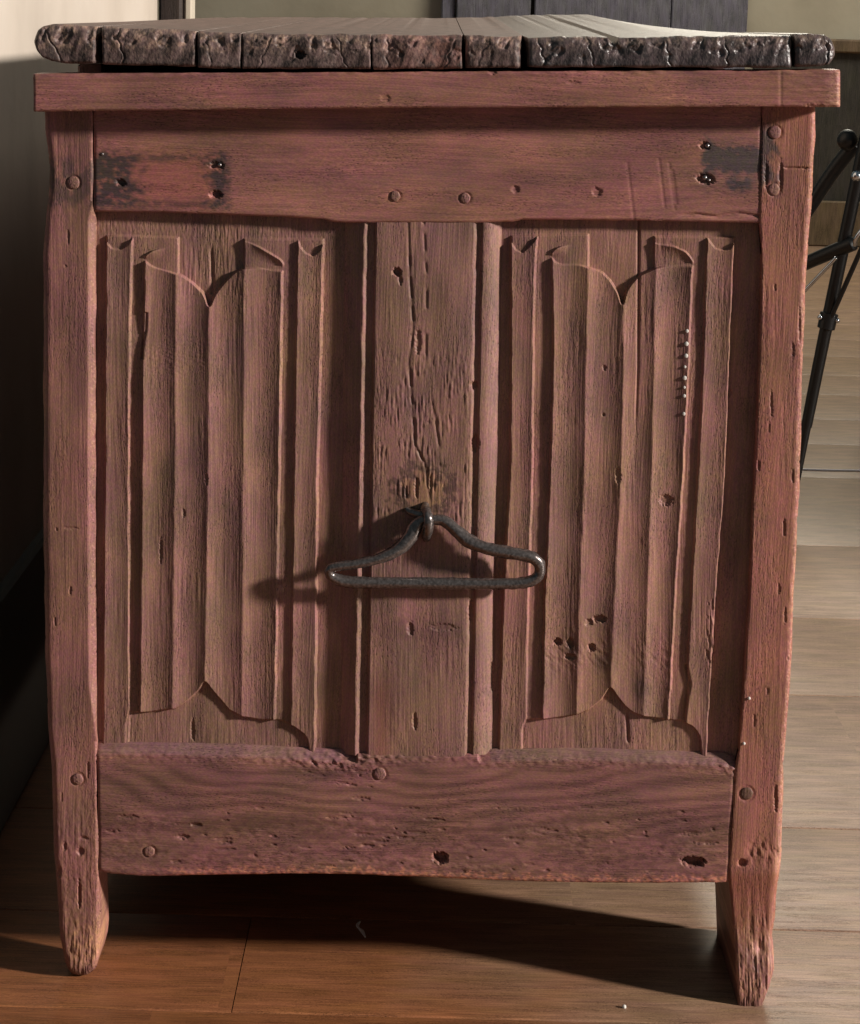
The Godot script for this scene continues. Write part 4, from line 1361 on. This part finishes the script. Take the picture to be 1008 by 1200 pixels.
# ------------------------------------------------------------------ tripod, cord, litter
func build_tripod():
	var foot := at_floor(921, 625)
	var t := node("tripod", self)
	t.position = Vector3(foot.x, 0, foot.z)
	tag(t, "black tripod with chrome rivets standing on the floor right of the chest", "tripod")
	var zt := foot.z
	var o := t.position
	var P := func(u: float, v: float, dz := 0.0) -> Vector3: return at(u, v, zt + dz) - o
	# nearest leg: thick upper tube, thinner lower tube, collar between
	var top: Vector3 = P.call(1026, 110, 0.06)
	var knee: Vector3 = P.call(970, 376, 0.02)
	var low: Vector3 = P.call(945, 500, 0.01)
	var legm := put("leg", tube([top, knee, low], [0.0110, 0.0102, 0.0090], false, 12), mats.black, t)
	put("lower_tube", tube([low, Vector3(0, 0.012, 0)], [0.0078, 0.0078], false, 12), mats.black, legm)
	put("rubber_foot", tube([Vector3(0, 0.03, 0), Vector3(0, 0.003, 0)], [0.011, 0.014], false, 12), mats.black, legm)
	put("collar", tube([knee + Vector3(0.002, 0.012, 0), knee + Vector3(-0.002, -0.012, 0)], [0.0145, 0.0140], false, 14), mats.black, legm)
	for s in [-1, 1]:
		put("rivet", ball(0.0042), mats.chrome, legm).position = knee + Vector3(0.0135 * s, 0.004 - 0.002 * s, 0.008)
	var stay := put("stay_rod", tube([P.call(974, 372, 0.03), P.call(1020, 268, 0.08)], [0.004, 0.004], false, 8), mats.black, t)
	stay.set_meta("label", "thin black stay rod")
	# the spreader strut and the chrome rod
	put("strut", tube([P.call(1000, 285, 0.05), P.call(950, 306, 0.0), P.call(900, 330, -0.06)], [0.012, 0.011, 0.010], false, 10), mats.black, t)
	put("chrome_rod", tube([P.call(980, 302, 0.07), P.call(940, 344, 0.04)], [0.0030, 0.0030], false, 8), mats.chrome, t)
	# the pan handle with its round grip
	put("pan_handle", tube([P.call(1002, 168, 0.02), P.call(974, 204, 0.0), P.call(938, 258, -0.02), P.call(905, 300, -0.03)], [0.0125, 0.012, 0.0115, 0.011], false, 12), mats.black, t)
	put("knob", ball(0.0165), mats.black, t).position = P.call(993, 164, 0.03)
	put("clamp_plate", ball(0.0085), mats.chrome, t).position = P.call(1004, 206, 0.075)
	# centre column and the other two legs, mostly outside the picture
	var hub: Vector3 = P.call(1040, 40, 0.0)
	put("centre_column", tube([hub + Vector3(0, 0.12, 0), P.call(1046, 330, 0.0)], [0.015, 0.014], false, 12), mats.black, t)
	put("crank", tube([P.call(1002, 287, 0.09), P.call(1004, 278, 0.10), P.call(1012, 268, 0.10), P.call(1022, 264, 0.09)], [0.0035, 0.0035, 0.0035, 0.0035], false, 8), mats.chrome, t)
	var f2 := at_floor(1150, 640) - o
	var f3 := at_floor(1030, 480) - o
	for f in [f2, f3]:
		var lg := put("leg", tube([hub, (hub + f) * 0.5, f + Vector3(0, 0.01, 0)], [0.0125, 0.0115, 0.009], false, 12), mats.black, t)
		put("rubber_foot", tube([f + Vector3(0, 0.03, 0), f + Vector3(0, 0.003, 0)], [0.011, 0.014], false, 12), mats.black, lg)
	put("head", tube([hub + Vector3(0, 0.10, 0), hub + Vector3(0, 0.19, 0)], [0.03, 0.026], false, 14), mats.black, t)

func ball(r: float) -> SphereMesh:
	var s := SphereMesh.new()
	s.radius = r
	s.height = r * 2.0
	s.radial_segments = 14
	s.rings = 8
	return s

func build_small_things():
	var a := at_floor(860, 546)
	var pts := []
	for q in [[860, 547], [942, 550], [975, 551], [1008, 551.5], [1080, 554], [1200, 552]]:
		pts.append(at_floor(q[0], q[1], 0.002) - Vector3(a.x, 0, a.z))
	var c := put("cord", tube(pts, [0.0018, 0.0018, 0.0018, 0.0018, 0.0018, 0.0018], false, 8), mats.cord, self)
	c.position = Vector3(a.x, 0, a.z)
	tag(c, "thin pale cord lying across the floor behind the tripod", "cord")
	var s := at_floor(425, 1091)
	var strip := []
	for q in [[422, 1080], [419, 1084], [421, 1088], [425, 1092], [428, 1098]]:
		strip.append(at_floor(q[0], q[1], 0.004) - Vector3(s.x, 0, s.z))
	var sc := put("paper_curl", tube(strip, [0.0006, 0.0016, 0.0010, 0.0018, 0.0006], false, 7), mats.white, self)
	sc.position = Vector3(s.x, 0, s.z)
	tag(sc, "tiny white curl of paper on the floor under the chest", "scrap")
	var w := at_floor(731.5, 1181)
	var cr := put("crumb", dome(2.6), mats.white, self)
	cr.position = Vector3(w.x, 0.0015, w.z)
	cr.rotation.x = -PI / 2
	tag(cr, "white crumb on the lit floor in front of the chest", "crumb")
